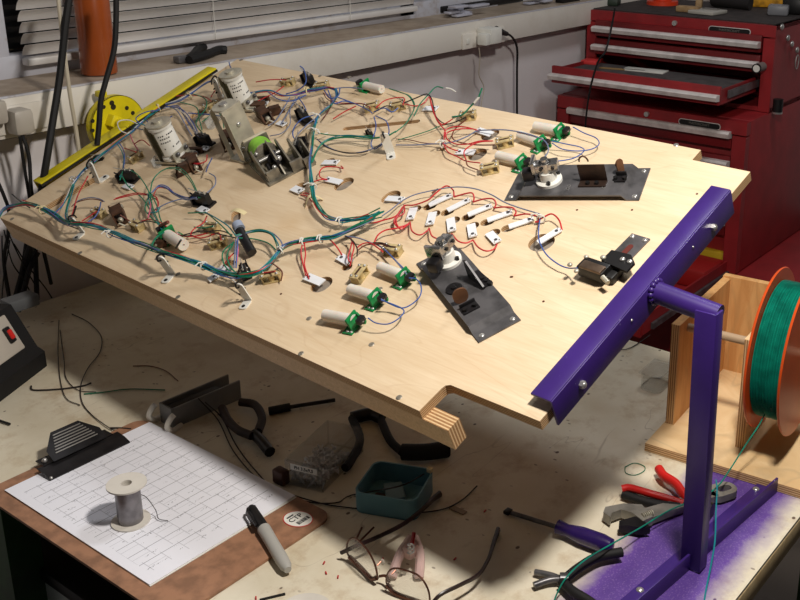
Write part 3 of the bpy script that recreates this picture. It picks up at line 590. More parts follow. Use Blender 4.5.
# ---------------- brass lamp sockets / leaf contacts
def sock_proto():
    g=thing('brass_socket','','lamp socket',BM)
    b=MB(); b.box((0,0,.0010),(.026,.016,.0014)); b.cyl((0,0,.001),(0,0,.0105),.0055,seg=16); b.box((-.0125,0,.006),(.0015,.013,.011)); b.box((.0125,0,.006),(.0015,.013,.011)); b.build('bracket',BRASS,g)
    MB().box((0,0,.0118),(.030,.014,.0024),bev=.0006).build('cap_plate',mat('cream_insulator',(206,184,134),.5,0,.2,80),g)
    t=MB(); 
    for x,y in ((-.011,.0045),(.011,.0045),(-.011,-.0045),(.011,-.0045)): t.sph((x,y,.0136),.0023,(1,1,.8),seg=8)
    t.build('solder_joint',CHROME,g); MB().box((0,0,.0132),(.016,.003,.001)).build('contact_strip',BROWN,g); return g
SA=bang((495,143),(517,139))[0]; SP_=sock_proto(); sf=True
for (x,y,a,l) in [(361,278,2.6,'brass lamp socket standing left of the front nylon tubes, upright'),(394,254,.6,'brass lamp socket left of the front black plate under blue wires'),(506,146,1.2,'upper of the two brass sockets left of the back nylon tubes'),(491,172,1.2,'lower of the two brass sockets left of the back nylon tubes'),
 (469,119,1.0,'brass socket near the back edge with an upright green lead'),(399,109,1.2,'brass socket left of the lamp board near the back edge'),(273,280,1.2,'brass socket at the right of the front wire ring'),(220,246,1.3,'brass socket left of the black cylinder inside the wire ring'),
 (213,231,.6,'flat brass socket behind the black cylinder at left'),(139,229,.3,'brass socket beside the brown bracket at the front left'),(137,160,2.2,'brass socket between the labelled coil and the yellow bar'),(212,109,2.0,'brass socket between the two silver coils'),
 (289,85,.9,'brass socket beside the upright black switch at the back left'),(323,89,1.0,'brass socket behind the blue wires at the back'),(101,216,.4,'brass socket left of the brown bracket at the front left'),(373,110,1.2,'brass socket among blue wires below the lone back nylon tube')]:
    p=bd(x,y); a=SA+(a-1.1)*.8; M=BM@T(p.x,p.y,0,a)@Matrix.Scale(.9,4)
    if sf: sf=False; SP_.matrix_world=M; SP_['label']=l; SP_['group']='brass lamp sockets'
    else: copy_tree(SP_,None,M,label=l,group='brass lamp sockets')
# ---------------- black microswitches
def ms_proto():
    g=thing('black_switch','','switch',BM)
    MB().box((0,0,.011),(.024,.009,.015),bev=.0012).build('switch_body',BLK,g)
    b=MB(); b.box((.002,0,.0015),(.03,.016,.003)); b.box((.017,0,.008),(.002,.014,.013)); b.prism([(.0,.0),(.02,0),(.03,.012)],-.006,-.004,ax=1); b.build('mount',BSTEEL,g)
    s=MB(); s.sph((-.006,-.0046,.011),.0018,seg=8); s.sph((.006,-.0046,.011),.0018,seg=8); s.box((-.009,0,.02),(.001,.003,.006)); s.box((0,0,.02),(.001,.003,.006)); s.tube([(-.01,0,.0185),(.006,0,.021),(.02,0,.024)],.0007); s.build('terminal',CHROME,g); return g
MS=ms_proto(); mf=True
for (x,y,a,rx,l,s) in [(311,84,1.3,.5,'upright black switch at the back left with a blue wire on top',1.1),(306,121,1.2,.2,'black switch left of the blue wire tie',1.15),(301,152,.6,.6,'black switch standing behind the green sleeved mechanism',1.1),
 (206,205,1.7,0,'black switch in the middle left with a white lamp board below it',1.15),(131,181,1.9,0,'black switch below the yellow bar left of the labelled coil',1.1),(207,145,1.6,0,'black switch between the two silver coils',1.1),
 (247,276,1.0,0,'black clip switch on the front wire ring',.8),(371,136,1.2,.2,'black clip on the green wires by the long slot',.55),(100,160,2.2,.2,'black clip on the wires beside the yellow bar',.55)]:
    p=bd(x,y); M=BM@T(p.x,p.y,0,a)@Matrix.Rotation(rx*.0,4,'X')@Matrix.Scale(s,4)
    if mf: mf=False; MS.matrix_world=M; MS['label']=l; MS['group']='black switches'
    else: copy_tree(MS,None,M,label=l,group='black switches')
# ---------------- white angle brackets carrying the loom
def ab_proto():
    g=thing('wire_bracket','','bracket',BM)
    b=MB(); b.prism(rrect(.012,.018,.004,4,0,.004),0,.0018); b.prism(rrect(.012,.034,.0045,5,0,.0165),0,.0018,Matrix.Translation((0,-.004,.0))@Matrix.Rotation(PI/2-.12,4,'X')); b.build('bracket_body',WHT,g)
    s=MB(); s.sph((0,.008,.002),.0026,(1,1,.5)); s.cyl((0,-.0085,.012),(0,-.0055,.012),.0012,seg=8); s.cyl((0,-.009,.019),(0,-.006,.019),.0012,seg=8); s.build('screw',BSTEEL,g)
    MB().tube(crs([(0,-.003,.027),(0,.004,.03),(0,.002,.036),(0,-.006,.033),(0,-.008,.027)]),.0013).build('cable_tie',BLK,g); return g
AB=ab_proto(); af=True
for (x,y,a,l,s,m) in [(101,181,-1.5,'white angle bracket by the yellow bar holding wires',1.15,0),(391,155,2.4,'white angle bracket right of the long slot near the board centre',1.1,0),(170,277,1.9,'white angle bracket under the front loom, right of the front left one',1.05,0),(81,235,1.7,'white angle bracket under the loom at the front left corner',1.0,0),
 (223,97,-1.6,'white angle bracket between the labelled silver coil and the yellow bar',1.15,0),(247,303,1.9,'white angle bracket in front of the front wire ring',.95,0)]:
    p=bd(x,y); M=BM@T(p.x,p.y,0,a)@Matrix.Scale(s,4)
    if af: af=False; AB.matrix_world=M; AB['label']=l; AB['group']='white wire brackets'
    else: copy_tree(AB,None,M,label=l,group='white wire brackets')
# ---------------- the two labelled coils and the coil frame
LABW=mat('white_paper_label',(232,230,222),.6)
OLIVE=mat('olive_winding',(92,88,44),.5,0,.3,120)
def coil(x,y,ang,s,label):
    g=thing('solenoid_coil',label,'solenoid',onb(x,y,ang)@Matrix.Scale(s,4),'labelled solenoid coils')
    b=MB(); b.box((-.0,0,.005),(.05,.03,.003)); b.box((-.017,0,.031),(.0022,.026,.055)); b.prism(rrect(.036,.030,.0145,6,.0),.058,.0605); b.lathe([(0,.0605),(.006,.0605),(.006,.064),(0,.064)],14); b.box((.014,0,.012),(.002,.03,.014)); b.build('frame',ZINC,g)
    MB().lathe([(.0135,.008),(.016,.008),(.016,.012),(.0140,.0125),(.0140,.053),(.016,.054),(.016,.058),(.0135,.058)],28).build('bobbin',WHT,g)
    MB().lathe([(.0143,.016),(.0143,.05)],28).build('winding',OLIVE,g)
    L=MB()   # paper label wrapped round the side facing away from the frame
    n=14; A=[math.radians(-92+ i*200/n) for i in range(n+1)]; r=.0149
    lo=[L.bm.verts.new((r*math.cos(t),r*math.sin(t),.016)) for t in A]; hi=[L.bm.verts.new((r*math.cos(t),r*math.sin(t),.051)) for t in A]
    for i in range(n): L.bm.faces.new((lo[i],lo[i+1],hi[i+1],hi[i]))
    lb=L.build('paper_label',LABW,g)
    k=MB(); rng=random.Random(3)
    for row,z in enumerate((.046,.0415,.036,.027)):
        for j in range(9 if row!=2 else 5):
            t=math.radians(-72+j*11+(row%2)*4); w=rng.uniform(.0007,.0016)
            if rng.random()<.75: k.box((r+.0002,0,z),(.0003,w*1.3,.0016),Matrix.Rotation(t,4,'Z'))
    k.build('lettering',INK,lb)
    p=MB(); p.cyl((0,0,-.002),(0,0,.012),.006,seg=14); p.box((.02,0,.006),(.03,.012,.006)); p.box((.008,.018,.004),(.05,.004,.008)); p.build('plunger_link',BROWN,g)
    q=MB()
    for yy in (-.011,.011): q.box((.0,yy,.0035),(.06,.003,.006))
    q.sph((.018,.009,.016),.003); q.sph((.018,-.009,.016),.003); q.build('foot_rail',STEEL,g)
    return g
coil(177,160,-1.3,1.2,'silver coil with a white printed label standing at the far left by the yellow disc')
coil(246,108,-1.3,1.15,'silver coil with a white printed label behind the bare metal coil frame')
# bare metal coil frame standing up + green sleeved flipper mechanism
g=thing('coil_frame','bare zinc plated coil frame standing upright in the middle left','bracket',onb(253,157,PI/2)@Matrix.Scale(1.22,4))
b=MB(); b.box((0,0,.038),(.003,.030,.076)); b.prism(rrect(.030,.030,.013,6,.0125),.074,.0765); b.box((.0,.0145,.036),(.010,.0015,.07)); b.box((.012,0,.0015),(.03,.034,.003)); b.box((.027,.012,.037),(.0022,.006,.074)); b.box((.027,-.012,.037),(.0022,.006,.074))
b.build('frame_plate',ZINC,g); s=MB()
for y,z in ((.0,.05),(.009,.018),(-.002,.02),(-.009,.012)): s.sph((-.002,y,z),.0034,(.5,1,1))
s.lathe([(0,.0765),(.005,.0765),(.005,.079),(0,.079)],14,Matrix.Translation((.013,0,0))); s.build('rivet',CHROME,g)
e=bang((262,150),(292,180))[0]
g=thing('flipper_mechanism','metal flipper mechanism with a lime green coil sleeve near the board centre','mechanism',onb(264,158,e)@Matrix.Scale(1.08,4))
FX=mat('aged_plated_steel',(150,143,128),.38,.4,.3,60)
b=MB(); b.box((.042,.0,.0015),(.085,.046,.003)); b.box((.0,0,.018),(.003,.036,.034)); b.box((.0375,.0,.012),(.003,.036,.022))
for y in (-.019,.019): b.prism([(.03,.002),(.078,.002),(.078,.012),(.034,.036),(.03,.034)],y-.0012,y+.0012,ax=1)
b.box((.076,-.010,.009),(.004,.018,.016)); b.box((.083,.024,.009),(.004,.018,.018)); b.box((.088,.040,.008),(.003,.014,.016)); b.box((.066,.042,.002),(.04,.014,.003)); b.box((.06,.034,.002),(.05,.03,.003)); b.prism([(.04,.002),(.085,.002),(.085,.012),(.05,.034),(.042,.032)],.032,.0345,ax=1); b.prism([(.045,.002),(.088,.002),(.088,.010),(.06,.030),(.05,.028)],.046,.048,ax=1); b.prism([(.036,.004),(.08,.004),(.05,.040),(.04,.044),(.036,.036)],.0035,.0055,ax=1)
b.build('frame',FX,g)
s=MB(); 
for y,z in ((-.012,.03),(.012,.03),(0,.031)): s.cyl((-.003,y,z),(.001,y,z),.0026,seg=10)
s.build('rivet',BROWN,g); MB().box((-.006,0,.02),(.010,.034,.03),bev=.002).build('bobbin_flange',mat('aged_white_plastic',(206,196,170),.5),g)
cy=MB(); cy.lathe([(0,0),(.0165,0),(.0165,.030),(0,.030)],26,Matrix.Translation((.004,0,.021))@Matrix.Rotation(PI/2,4,'Y')); cy.build('coil_sleeve',LGRN,g)
cy=MB(); cy.lathe([(.004,0),(.0175,0),(.0175,.003),(.004,.003)],26,Matrix.Translation((.033,0,.021))@Matrix.Rotation(PI/2,4,'Y')); cy.build('end_ring',FX,g)
l=MB(); l.cyl((.03,0,.019),(.05,0,.019),.0055,seg=16); l.cyl((.045,.006,.026),(.066,.004,.012),.0045,seg=12); l.cyl((.05,-.008,.014),(.072,-.010,.012),.003,seg=10); l.box((.055,.004,.016),(.03,.006,.012),bev=.002); l.build('plunger_link',BSTEEL,g)
l=MB(); l.cyl((.046,-.016,.022),(.046,.016,.022),.0028,seg=10); l.sph((.06,.008,.02),.0045); l.sph((.07,-.004,.016),.0035); l.sph((.038,-.014,.03),.003); l.build('pivot_pin',CHROME,g)
# ---------------- brown lever brackets among the left wiring
def lever(x,y,a,s,l):
    g=thing('lever_bracket',l,'bracket',onb(x,y,a)@Matrix.Scale(s,4),'brown lever brackets')
    b=MB(); b.box((0,0,.0015),(.04,.016,.003)); b.prism([(-.018,.002),(.016,.002),(.012,.016),(-.012,.02)],-.008,-.006,ax=1); b.prism([(-.018,.002),(.016,.002),(.012,.014),(-.012,.018)],.006,.008,ax=1); b.box((.0,0,.017),(.022,.014,.002),Matrix.Rotation(.1,4,'Y')); b.build('bracket_body',BROWN,g)
    s_=MB(); s_.cyl((-.01,-.01,.012),(-.01,.01,.012),.003,seg=10); s_.sph((.014,.0,.006),.004); s_.tube([(.02,-.006,.003),(.03,-.002,.01),(.034,.004,.004)],.0012); s_.build('pivot_pin',ZINC,g)
    return g
lever(121,219,-2.0,1.1,'brown lever bracket at the front left behind the front loom')
lever(196,167,-2.0,1.0,'brown lever bracket at the foot of the far left labelled coil')
lever(187,172,-.4,.9,'second brown lever bracket below the far left labelled coil')
lever(266,119,-1.9,1.1,'brown lever bracket right of the bare coil frame')
lever(276,114,-.6,.8,'small brown lever bracket between the labelled coil and the black switch')
lever(230,144,-2.2,1.2,'dark brown lever bracket left of the bare coil frame')
lever(163,246,-.9,.6,'small brown lever bracket by the fallen green tube switch')
# black cylinder standing in the front ring
g=thing('black_cylinder','dark cylinder leaning inside the front wire ring','cylinder',onb(243,240,0))
p0=bw(237,226,.028); p1=bw(252,253,.008); b=MB(); b.cyl(p0,p1,.0068,seg=20); adopt(b.build('cylinder_body',BLK),g)
adopt(MB().cyl(bw(237,224,.030),bw(240,229,.027),.0074,seg=20).build('clear_end',mat('frosted_blue_plastic',(150,160,180),.3),),g)
# clear holder by the fallen tube, white/clear cups near the coil
for (x,y,l) in ((163,160,'clear plastic lane guide lying left of the labelled coil foot'),(216,122,'clear plastic piece lying between the two coils'),):
    g=thing('clear_guide',l,'plastic guide',onb(x,y,.5)); b=MB(); b.prism(rrect(.05,.014,.006),0,.003); b.prism(rrect(.045,.003,.0014,4,0,.005),.003,.014); b.build('guide_body',CLEAR,g)

# ---------------- the two black steel base plates at the right
def plate(P,label):   # P: four px corners: a b along one short end, c d at the other
    a,b_,c,d=[bd(*q) for q in P]; m0=(a+b_)/2; m1=(c+d)/2; dv=m1-m0; L=dv.length; ang=math.atan2(dv.y,dv.x); Wd=((a-b_).length+(c-d).length)/2
    g=thing('flipper_base_plate',label,'steel plate',BM@T(*((m0+m1)/2)[:2],0,ang))
    e=.016; r=.007
    prof=[(-L/2,0),(-L/2+e,0),(-L/2+e+r*.9,r),(L/2-e-r*.9,r),(L/2-e,0),(L/2,0),(L/2,.0018),(L/2-e,.0018),(L/2-e-r*.9,r+.0018),(-L/2+e+r*.9,r+.0018),(-L/2+e,.0018),(-L/2,.0018)]
    MB().prism(prof,-Wd/2,Wd/2,ax=1).build('base_plate',STEEL,g,smooth=False)
    s=MB()
    for x in (-L/2+.007,L/2-.007):
        for y in (-Wd/2+.007,Wd/2-.007): s.sph((x,y,.0018),.0036,(1,1,.5))
    s.build('mounting_screw',CHROME,g)
    z=r+.0018; k=MB(); 
    for x,y in ((-.045,.012),(-.045,.006),(.042,-.018),(.042,-.012),(-.005,-.02),(-.005,-.014)): k.lathe([(.0012,z),(.0026,z),(.0026,z+.0008),(.0012,z+.0008)],10,T(x,y))
    k.build('rivet_hole',mat('grey_rivet',(140,138,136),.4,.6),g)
    return g,L,Wd,z
def pivot(g,x,y,z,dirx=1,a=0):   # nylon bush with clamp
    M=T(x,y,z,a)@Matrix.Scale(1.28,4)
    MB().lathe([(0,0),(.0135,0),(.0135,.003),(.009,.004),(.0085,.013),(0,.013)],28,M).build('nylon_bush',WHT,g)
    s=MB()
    for t in (.6,2.7,4.8): s.cyl(M@V((math.cos(t)*.011,math.sin(t)*.011,.003)),M@V((math.cos(t)*.011,math.sin(t)*.011,.0065)),.0026,seg=6)
    s.build('bush_bolt',BLK,g)
    c=MB(); c.cyl(M@V((0,0,.012)),M@V((0,0,.024)),.0085,seg=20); c.box((0,0,.019),(.026,.012,.010),M,bev=.001); c.box((-.012,.002,.021),(.004,.018,.014),M,bev=.001); c.cyl(M@V((0,0,.024)),M@V((0,0,.028)),.005,seg=14); c.build('crank_clamp',mat('bright_plated_clamp',(176,174,172),.25,.9,.15,60),g)
    c=MB(); c.cyl(M@V((.008,-.008,.02)),M@V((.008,.008,.02)),.0024,seg=8); c.cyl(M@V((-.004,-.008,.02)),M@V((-.004,.009,.02)),.0024,seg=8); c.box((-.019,0,.012),(.012,.012,.012),M,bev=.002); c.build('clamp_screw',BSTEEL,g)
ga,L,Wd,z=plate([(504,202),(521,170),(640,200),(650,170)],'black steel flipper base plate at the back right with a brown angle tab')
pivot(ga,-L/2+.055,-.003,z,1,.2)
def lug(g,x,y,z,w,h,m,a=0,name='angle_tab'):
    b=MB(); b.box((0,0,h/2),(w,.0022,h),T(x,y,z,a),bev=.0006); b.box((0,-.006,.001),(w,.014,.002),T(x,y,z,a)); o=b.build(name,m,g)
    s=MB()
    for dx in (-.006,.006): s.cyl(T(x,y,z,a)@V((dx,-.008,.002)),T(x,y,z,a)@V((dx,-.008,.0055)),.0028,seg=8)
    s.build('socket_screw',BLK,o); return o
lug(ga,.026,-.004,z,.036,.026,mat('brown_patina_steel',(70,54,46),.45,.6,.3,50))
MB().tube([V((.014+.006*math.cos(t),.006,z+.024+.008*math.sin(t))) for t in [PI*i/10 for i in range(11)]],.0011).build('wire_loop',BROWN,ga)
lug(ga,.060,.006,z,.014,.008,BSTEEL); 
b=MB(); b.prism(rrect(.010,.022,.0045,5,0,.011),-.0012,.0012,T(.058,.012,z)@Matrix.Rotation(PI/2,4,'X')@Matrix.Rotation(.9,4,'Y')); b.cyl((.054,.014,z+.014),(.058,.012,z+.014),.004,seg=12); b.build('stop_arm',mat('tan_rust_steel',(120,84,60),.5,.5),ga)
gb,L,Wd,z=plate([(419.5,262),(452,248),(475,345),(525,319)],'black steel flipper base plate at the front right with a leaning black lug')
pivot(gb,-L/2+.036,.004,z,1,2.2)
b=MB(); b.prism([(0,0),(.036,0),(.036,.004),(.006,.026),(0,.024)],-.0012,.0012,T(-.012,.012,z,.1),ax=1); b.box((.018,.006,.001),(.034,.014,.002),T(-.012,.012,z,.1)); k=b.build('angle_tab',BSTEEL,gb)
lug(gb,.036,-.012,z,.020,.006,BSTEEL,PI/2)
b=MB(); b.lathe([(0,0),(.010,0),(.010,.002),(.003,.002),(.003,.004),(0,.004)],20,T(-.002,-.012,z)); b.build('stop_bush',BSTEEL,gb)
b=MB(); b.prism(rrect(.018,.020,.008,5,0,.010),-.0012,.0012,T(.026,-.014,z)@Matrix.Rotation(PI/2,4,'X')@Matrix.Rotation(1.5,4,'Y')); b.build('stop_arm',mat('tan_rust_steel',(120,84,60),.5,.5),gb)
s=MB()
for x,y in ((.006,.022),(.014,.024),(.021,.025)): s.cyl((x,y,z),(x,y,z+.004),.0032,seg=8)
s.build('socket_screw',BLK,gb)
# ---------------- ejector plate with black drive
a,L=bang((606,277),(645,237)); 
g=thing('ejector_unit','steel ejector plate with a black motor unit beside the purple bar','ejector',onb(620,259,a))
b=MB(); b.box((.006,0,.001),(.074,.026,.002)); b.build('slotted_plate',STEEL,g)
MB().prism(rrect(.026,.007,.0034,6,.012,0),.002,.0026).build('slot',mat('rust_red_slot',(90,30,20),.7),g)
s=MB(); s.sph((.038,.009,.002),.0036,(1,1,.6)); s.sph((.038,-.009,.002),.0036,(1,1,.6)); s.build('mounting_screw',CHROME,g)
b=MB(); b.box((-.038,.006,.011),(.02,.036,.015),bev=.002); b.box((-.03,-.012,.006),(.024,.018,.01),bev=.002); b.prism([(-.03,-.034),(-.014,-.034),(-.004,-.022),(-.006,.004),(-.026,.004)],.014,.017); b.build('motor_body',BLK,g)
b=MB(); b.box((-.042,.004,.019),(.012,.030,.004),bev=.001); b.build('motor_plate',mat('brown_grey_steel',(110,92,78),.4,.7,.2,60),g)
for yy in (-.018,-.028): MB().sph((-.015,yy,.0175),.0034,(1,1,.6)).build('flange_screw',CHROME,g)
for c_,r_ in (((-.03,.022,.019),.003),((-.05,.03,.02),.0032),((-.054,.018,.018),.0032),((-.022,.004,.018),.0036)): MB().sph(c_,r_,(1,1,.7)).build('terminal',ZINC,g)
MB().cyl((-.048,-.014,.016),(-.052,-.024,.014),.003,seg=8).build('terminal',ZINC,g)
# ================================================================ WIRES
def path(P): return crs([bw(*q) for q in P],5)
loomgrp={}
def wires(name,label,cat,items,group=None):
    g=thing(name,label,cat,Matrix.Translation(bw(*items[0][1][0])),group)
    for it in items:
        col,P=it[0],it[1]; r=it[2]*.88 if len(it)>2 else .00095
        if isinstance(col,str): adopt(MB().tube(path(P),r,6).build(col+'_wire',W[col]),g)
        else:
            base=path(P); n=len(base); rg=random.Random(len(col)*7+n)
            for k,c in enumerate(col):
                ph=2*PI*k/len(col); rad=r*(1.7+.8*math.sqrt(len(col))); pts=[]
                for i,p in enumerate(base):
                    q=ph+.05*i+.3*math.sin(i*.23+k); rr=rad*(.6+.4*math.sin(i*.23+k*2.1))
                    pts.append(p+EX*math.cos(q)*rr+EN*abs(math.sin(q))*rr+EY*math.cos(q+1)*rr*.6)
                adopt(MB().tube(pts,r*.9,5).build(c+'_wire',W[c]),g)
    return g
def tie(x,y,h,to,label,m=None,r=.0055,tail=1):
    p=bw(x,y,h); q=bw(to[0],to[1],h); t=(q-p).normalized(); a=EN; b=t.cross(a).normalized()
    o=MB(); n=14; o.tube([p+(a*math.cos(2*PI*i/n)+b*math.sin(2*PI*i/n))*r for i in range(n)],.0011,5,closed=True,flat=1)
    if tail: o.box((0,0,0),(.004,.004,.003),Matrix.Translation(p+a*r)); o.tube([p+a*r,p+a*(r+.004)+b*.004,p+a*(r+.003)+b*.011],.0009,5)
    tag(o.build('cable_tie',m or WHT),label,'cable tie','cable ties around the looms')
# front loom along the near edge
FL=[(-2,219,.012),(4,211,.014),(14,207,.016),(28,205,.02),(42,209,.02),(54,215,.018),(64,222,.022),(72,224,.03),(85,225,.03),(100,228,.028),(112,233,.026),(128,240,.026),(142,245,.026),(157,251,.028),(170,255,.032),(187,260,.026),(204,266,.018),(219,272.5,.014),(234,276,.014),(248,275.5,.014),(260,272,.014),(271,264,.014),(277.5,256,.015),(284,248,.016),(296,243,.017),(308,240.5,.016),(320,239,.014),(334,238,.013),(346,233,.014),(360,226.5,.016),(375,219,.018)]
RING=[(219,272.5,.014),(207,268,.02),(199,260,.022),(201,248,.02),(210,240,.018),(225,236,.016),(240,234,.018),(256,231.5,.018),(268,233,.018),(276,240,.017),(279,250,.015),(276,258,.014)]
wires('wire_loom','long front loom of green and blue wires running along the near edge of the board','wire loom',[
 (('green','blue','green','grey','teal','red','green','teal','green','blue','teal'),FL),
 (('teal','green','green'),[(234,276.5,.012),(248,277,.012),(262,272,.013),(273,262,.014),(279,253,.015),(284,247,.016)]),
 (('green','green','teal'),[(334,238,.013),(350,231,.015),(364,223,.017),(381,213,.02)]),
 ('green',[(334,238,.013),(352,229,.015),(366,221,.017),(382,217,.02)]),('grey',[(345,236,.012),(358,238,.01),(372,243,.01),(381,247,.01),(392,257,.012),(400,266,.014),(408,276,.015)]),
 ('blue',[(374,243,.01),(384,249,.012),(396,261,.013),(404,269,.015)]),
 ('red',[(300,243,.016),(316,241,.012),(328,239,.012),(336,246,.01),(342,255,.005)]),
 ('red',[(303,242,.016),(301,252,.012),(303,264,.008),(306,276,.005)]),('red',[(304,242,.016),(305.5,254,.012),(304.5,265,.008),(309,279,.005)]),
 ('black',[(345,236,.012),(352,240,.014),(357,248,.016),(357,256,.02)]),('red',[(350,238,.012),(354,246,.014),(352,256,.014),(350,266,.006)]),('red',[(352,242,.012),(350,250,.014),(348,258,.012),(351,264,.006)]),
 ('brown',[(388,246,.012),(380,244,.014),(366,245,.012),(357,251,.014)]),('red',[(357,248,.014),(362,244,.014),(370,243,.014),(378,248,.014),(383,252,.014)]),
 ('black',[(373,243,.012),(382,243,.016),(392,247,.018)]),
 ('red',[(22,200,.012),(36,205,.012),(50,213,.015),(62,220,.02)]),('black',[(12,194,.02),(20,201,.02),(30,208,.016)]),
 ('red',[(48,211,.012),(58,215,.012),(64,222,.014)]),('black',[(50,214,.01),(60,222,.012),(78,229,.02)]),
 ('white',[(226,276,.014),(234,281,.012),(243,290,.008),(248,298,.004)]),('black',[(241,263,.03),(239,270,.022),(237,278,.014)],.0016),('black',[(181,240,.05),(176,248,.034)],.0016),('black',[(76,206,.05),(73,216,.036)],.0018),
 ('red',[(223,266,.012),(229,258,.018),(234,253,.018)]),('pink',[(237,262,.012),(238,250,.02),(237,241,.024)]),('blue',[(236,268,.012),(237,252,.022),(238,238,.026)]),('grey',[(234,268,.012),(235,252,.022),(236,238,.026)]),
 ('green',[(237,274,.012),(230,266,.02),(227,255,.024),(233,244,.026)]),('green',[(232,274,.012),(224,264,.02),(223,252,.026),(234,242,.028)]),
 ('brown',[(270,262,.014),(276,266,.016),(282,272,.012),(281,281,.005)]),('red',[(262,273,.012),(270,272,.014),(275,271,.02)]),
 ('green',[(188,213,.012),(205,213,.014),(214,219,.018),(224,228,.022),(233,238,.026)]),('teal',[(205,212,.014),(216,218,.02),(228,226,.024),(236,236,.028)]),
])
wires('wire_ring','round ring of green wires looping around the dark cylinder near the front','wire loom',[
 (('green','green','teal'),[(236,236,.028),(250,232.5,.02),(262,231.5,.02),(272,235,.018),(277,243,.017),(280,250,.016)]),
 ('grey',[(236,237,.028),(254,231,.02),(270,232,.018),(280,240,.017),(283,247,.015)]),('green',[(238,238,.026),(254,239,.016),(268,243,.014),(276,250,.014)]),
 ('black',[(236,238,.028),(218,234,.02),(204,231,.014),(192,233,.012),(180,236,.012)]),('red',[(170,231,.012),(182,236,.012),(196,236,.012),(208,233,.012)]),('red',[(207,216,.01),(203,223,.012),(194,229,.012),(191,235,.012),(200,238,.01),(210,236,.01)]),
 ('red',[(209,236,.012),(214,234,.012),(219,233,.014),(221,240,.018)]),('green',[(194,227,.012),(204,228,.012),(213,226,.014)]),('black',[(210,231,.016),(222,231,.018),(232,235,.024)]),
])
# left loom up to the back
LL=[(54,216,.018),(62,207,.02),(68,196,.022),(74,184,.022),(82,174,.024),(92,165,.026),(103,155,.026),(114,146,.022),(124,138,.02),(134,131,.02),(142,123,.02),(150,116,.02),(160,109,.02)]
UP=[(166,105,.02),(180,101,.02),(190,95,.022),(200,88,.026),(211,82,.03),(222,84,.022),(236,92,.012),(250,94,.012),(262,92,.014),(272,91.5,.014),(283,96,.014),(296,95,.014),(308,91.5,.016),(318,90,.016),(328,88,.016),(336,90,.016)]
BR=[(336,90,.016),(337,97,.015),(332,105,.014),(325,110,.014),(318,117,.014),(315,126,.015),(313,136,.014),(312,150,.014),(310.5,163,.013),(311,176,.012),(312.5,188,.012),(315,201,.012),(320,210,.011),(327,217,.011),(337,220.5,.012),(347,221,.013),(359,219.5,.015),(370,217,.018)]
wires('wire_loom','left loom of teal, blue, white and red wires beside the yellow bar','wire loom',[
 (('teal','blue','white','red','teal','blue','green'),LL),(('teal','blue','green'),[(70,225,.028),(66,214,.024),(70,200,.024),(74,186,.024)]),('red',[(68,226,.02),(73,212,.02),(78,195,.022),(88,176,.024)]),
 ('white',[(104,152,.022),(118,141,.02),(132,130,.02)]),(('blue','teal'),[(118,143,.02),(122,150,.016),(124,158,.014),(123,170,.014),(121,177,.02)]),('pink',[(130,134,.02),(133,142,.02),(138,150,.02)]),
 ('red',[(124,148,.02),(130,150,.02),(136,152,.022)]),
 ('green',[(120,180,.02),(124,170,.02),(134,172,.02),(142,180,.02),(148,190,.02),(150,198,.02)]),
])
wires('wire_loom','back left loom of blue wires passing the two labelled coils','wire loom',[
 (('blue','grey','blue','white'),UP[:7]),(('blue','blue','red','teal','grey'),UP[6:]),
 (('blue','grey'),[(164,108,.02),(176,107,.018),(182,112,.014),(188,122,.014),(194,130,.014),(200,138,.018)]),(('blue','white'),[(166,107,.02),(180,110,.018),(190,120,.016),(199,136,.018)]),
 ('green',[(180,102,.02),(196,107,.014),(199,118,.014),(202,130,.014)]),('red',[(176,96,.01),(190,95,.012),(205,97,.012),(211,101,.016)]),('red',[(211,97,.016),(214,92,.012),(218,88,.012),(222,86,.012)]),
 ('red',[(256,82,.012),(268,80,.016),(278,79.5,.016),(286,80,.018)]),('red',[(258,101,.01),(266,97,.012),(276,92,.014),(284,86,.018)]),('blue',[(233,71,.01),(230,66,.012),(229,62,.014)]),
 ('green',[(202,122,.012),(216,112,.012),(222,118,.012),(224,128,.01)]),('grey',[(195,114,.01),(208,114,.012),(220,116,.012)]),
 ('grey',[(300,96,.014),(292,106,.014),(286,116,.012),(281,124,.006)]),('grey',[(296,97,.014),(290,110,.014),(290,124,.012),(282,133,.01),(270,136,.008)],.0009),
 ('blue',[(298,97,.014),(303,104,.02),(306,110,.026)]),('blue',[(286,94,.016),(298,90,.02),(306,82,.03),(304,70,.034),(300,66,.038)]),
])
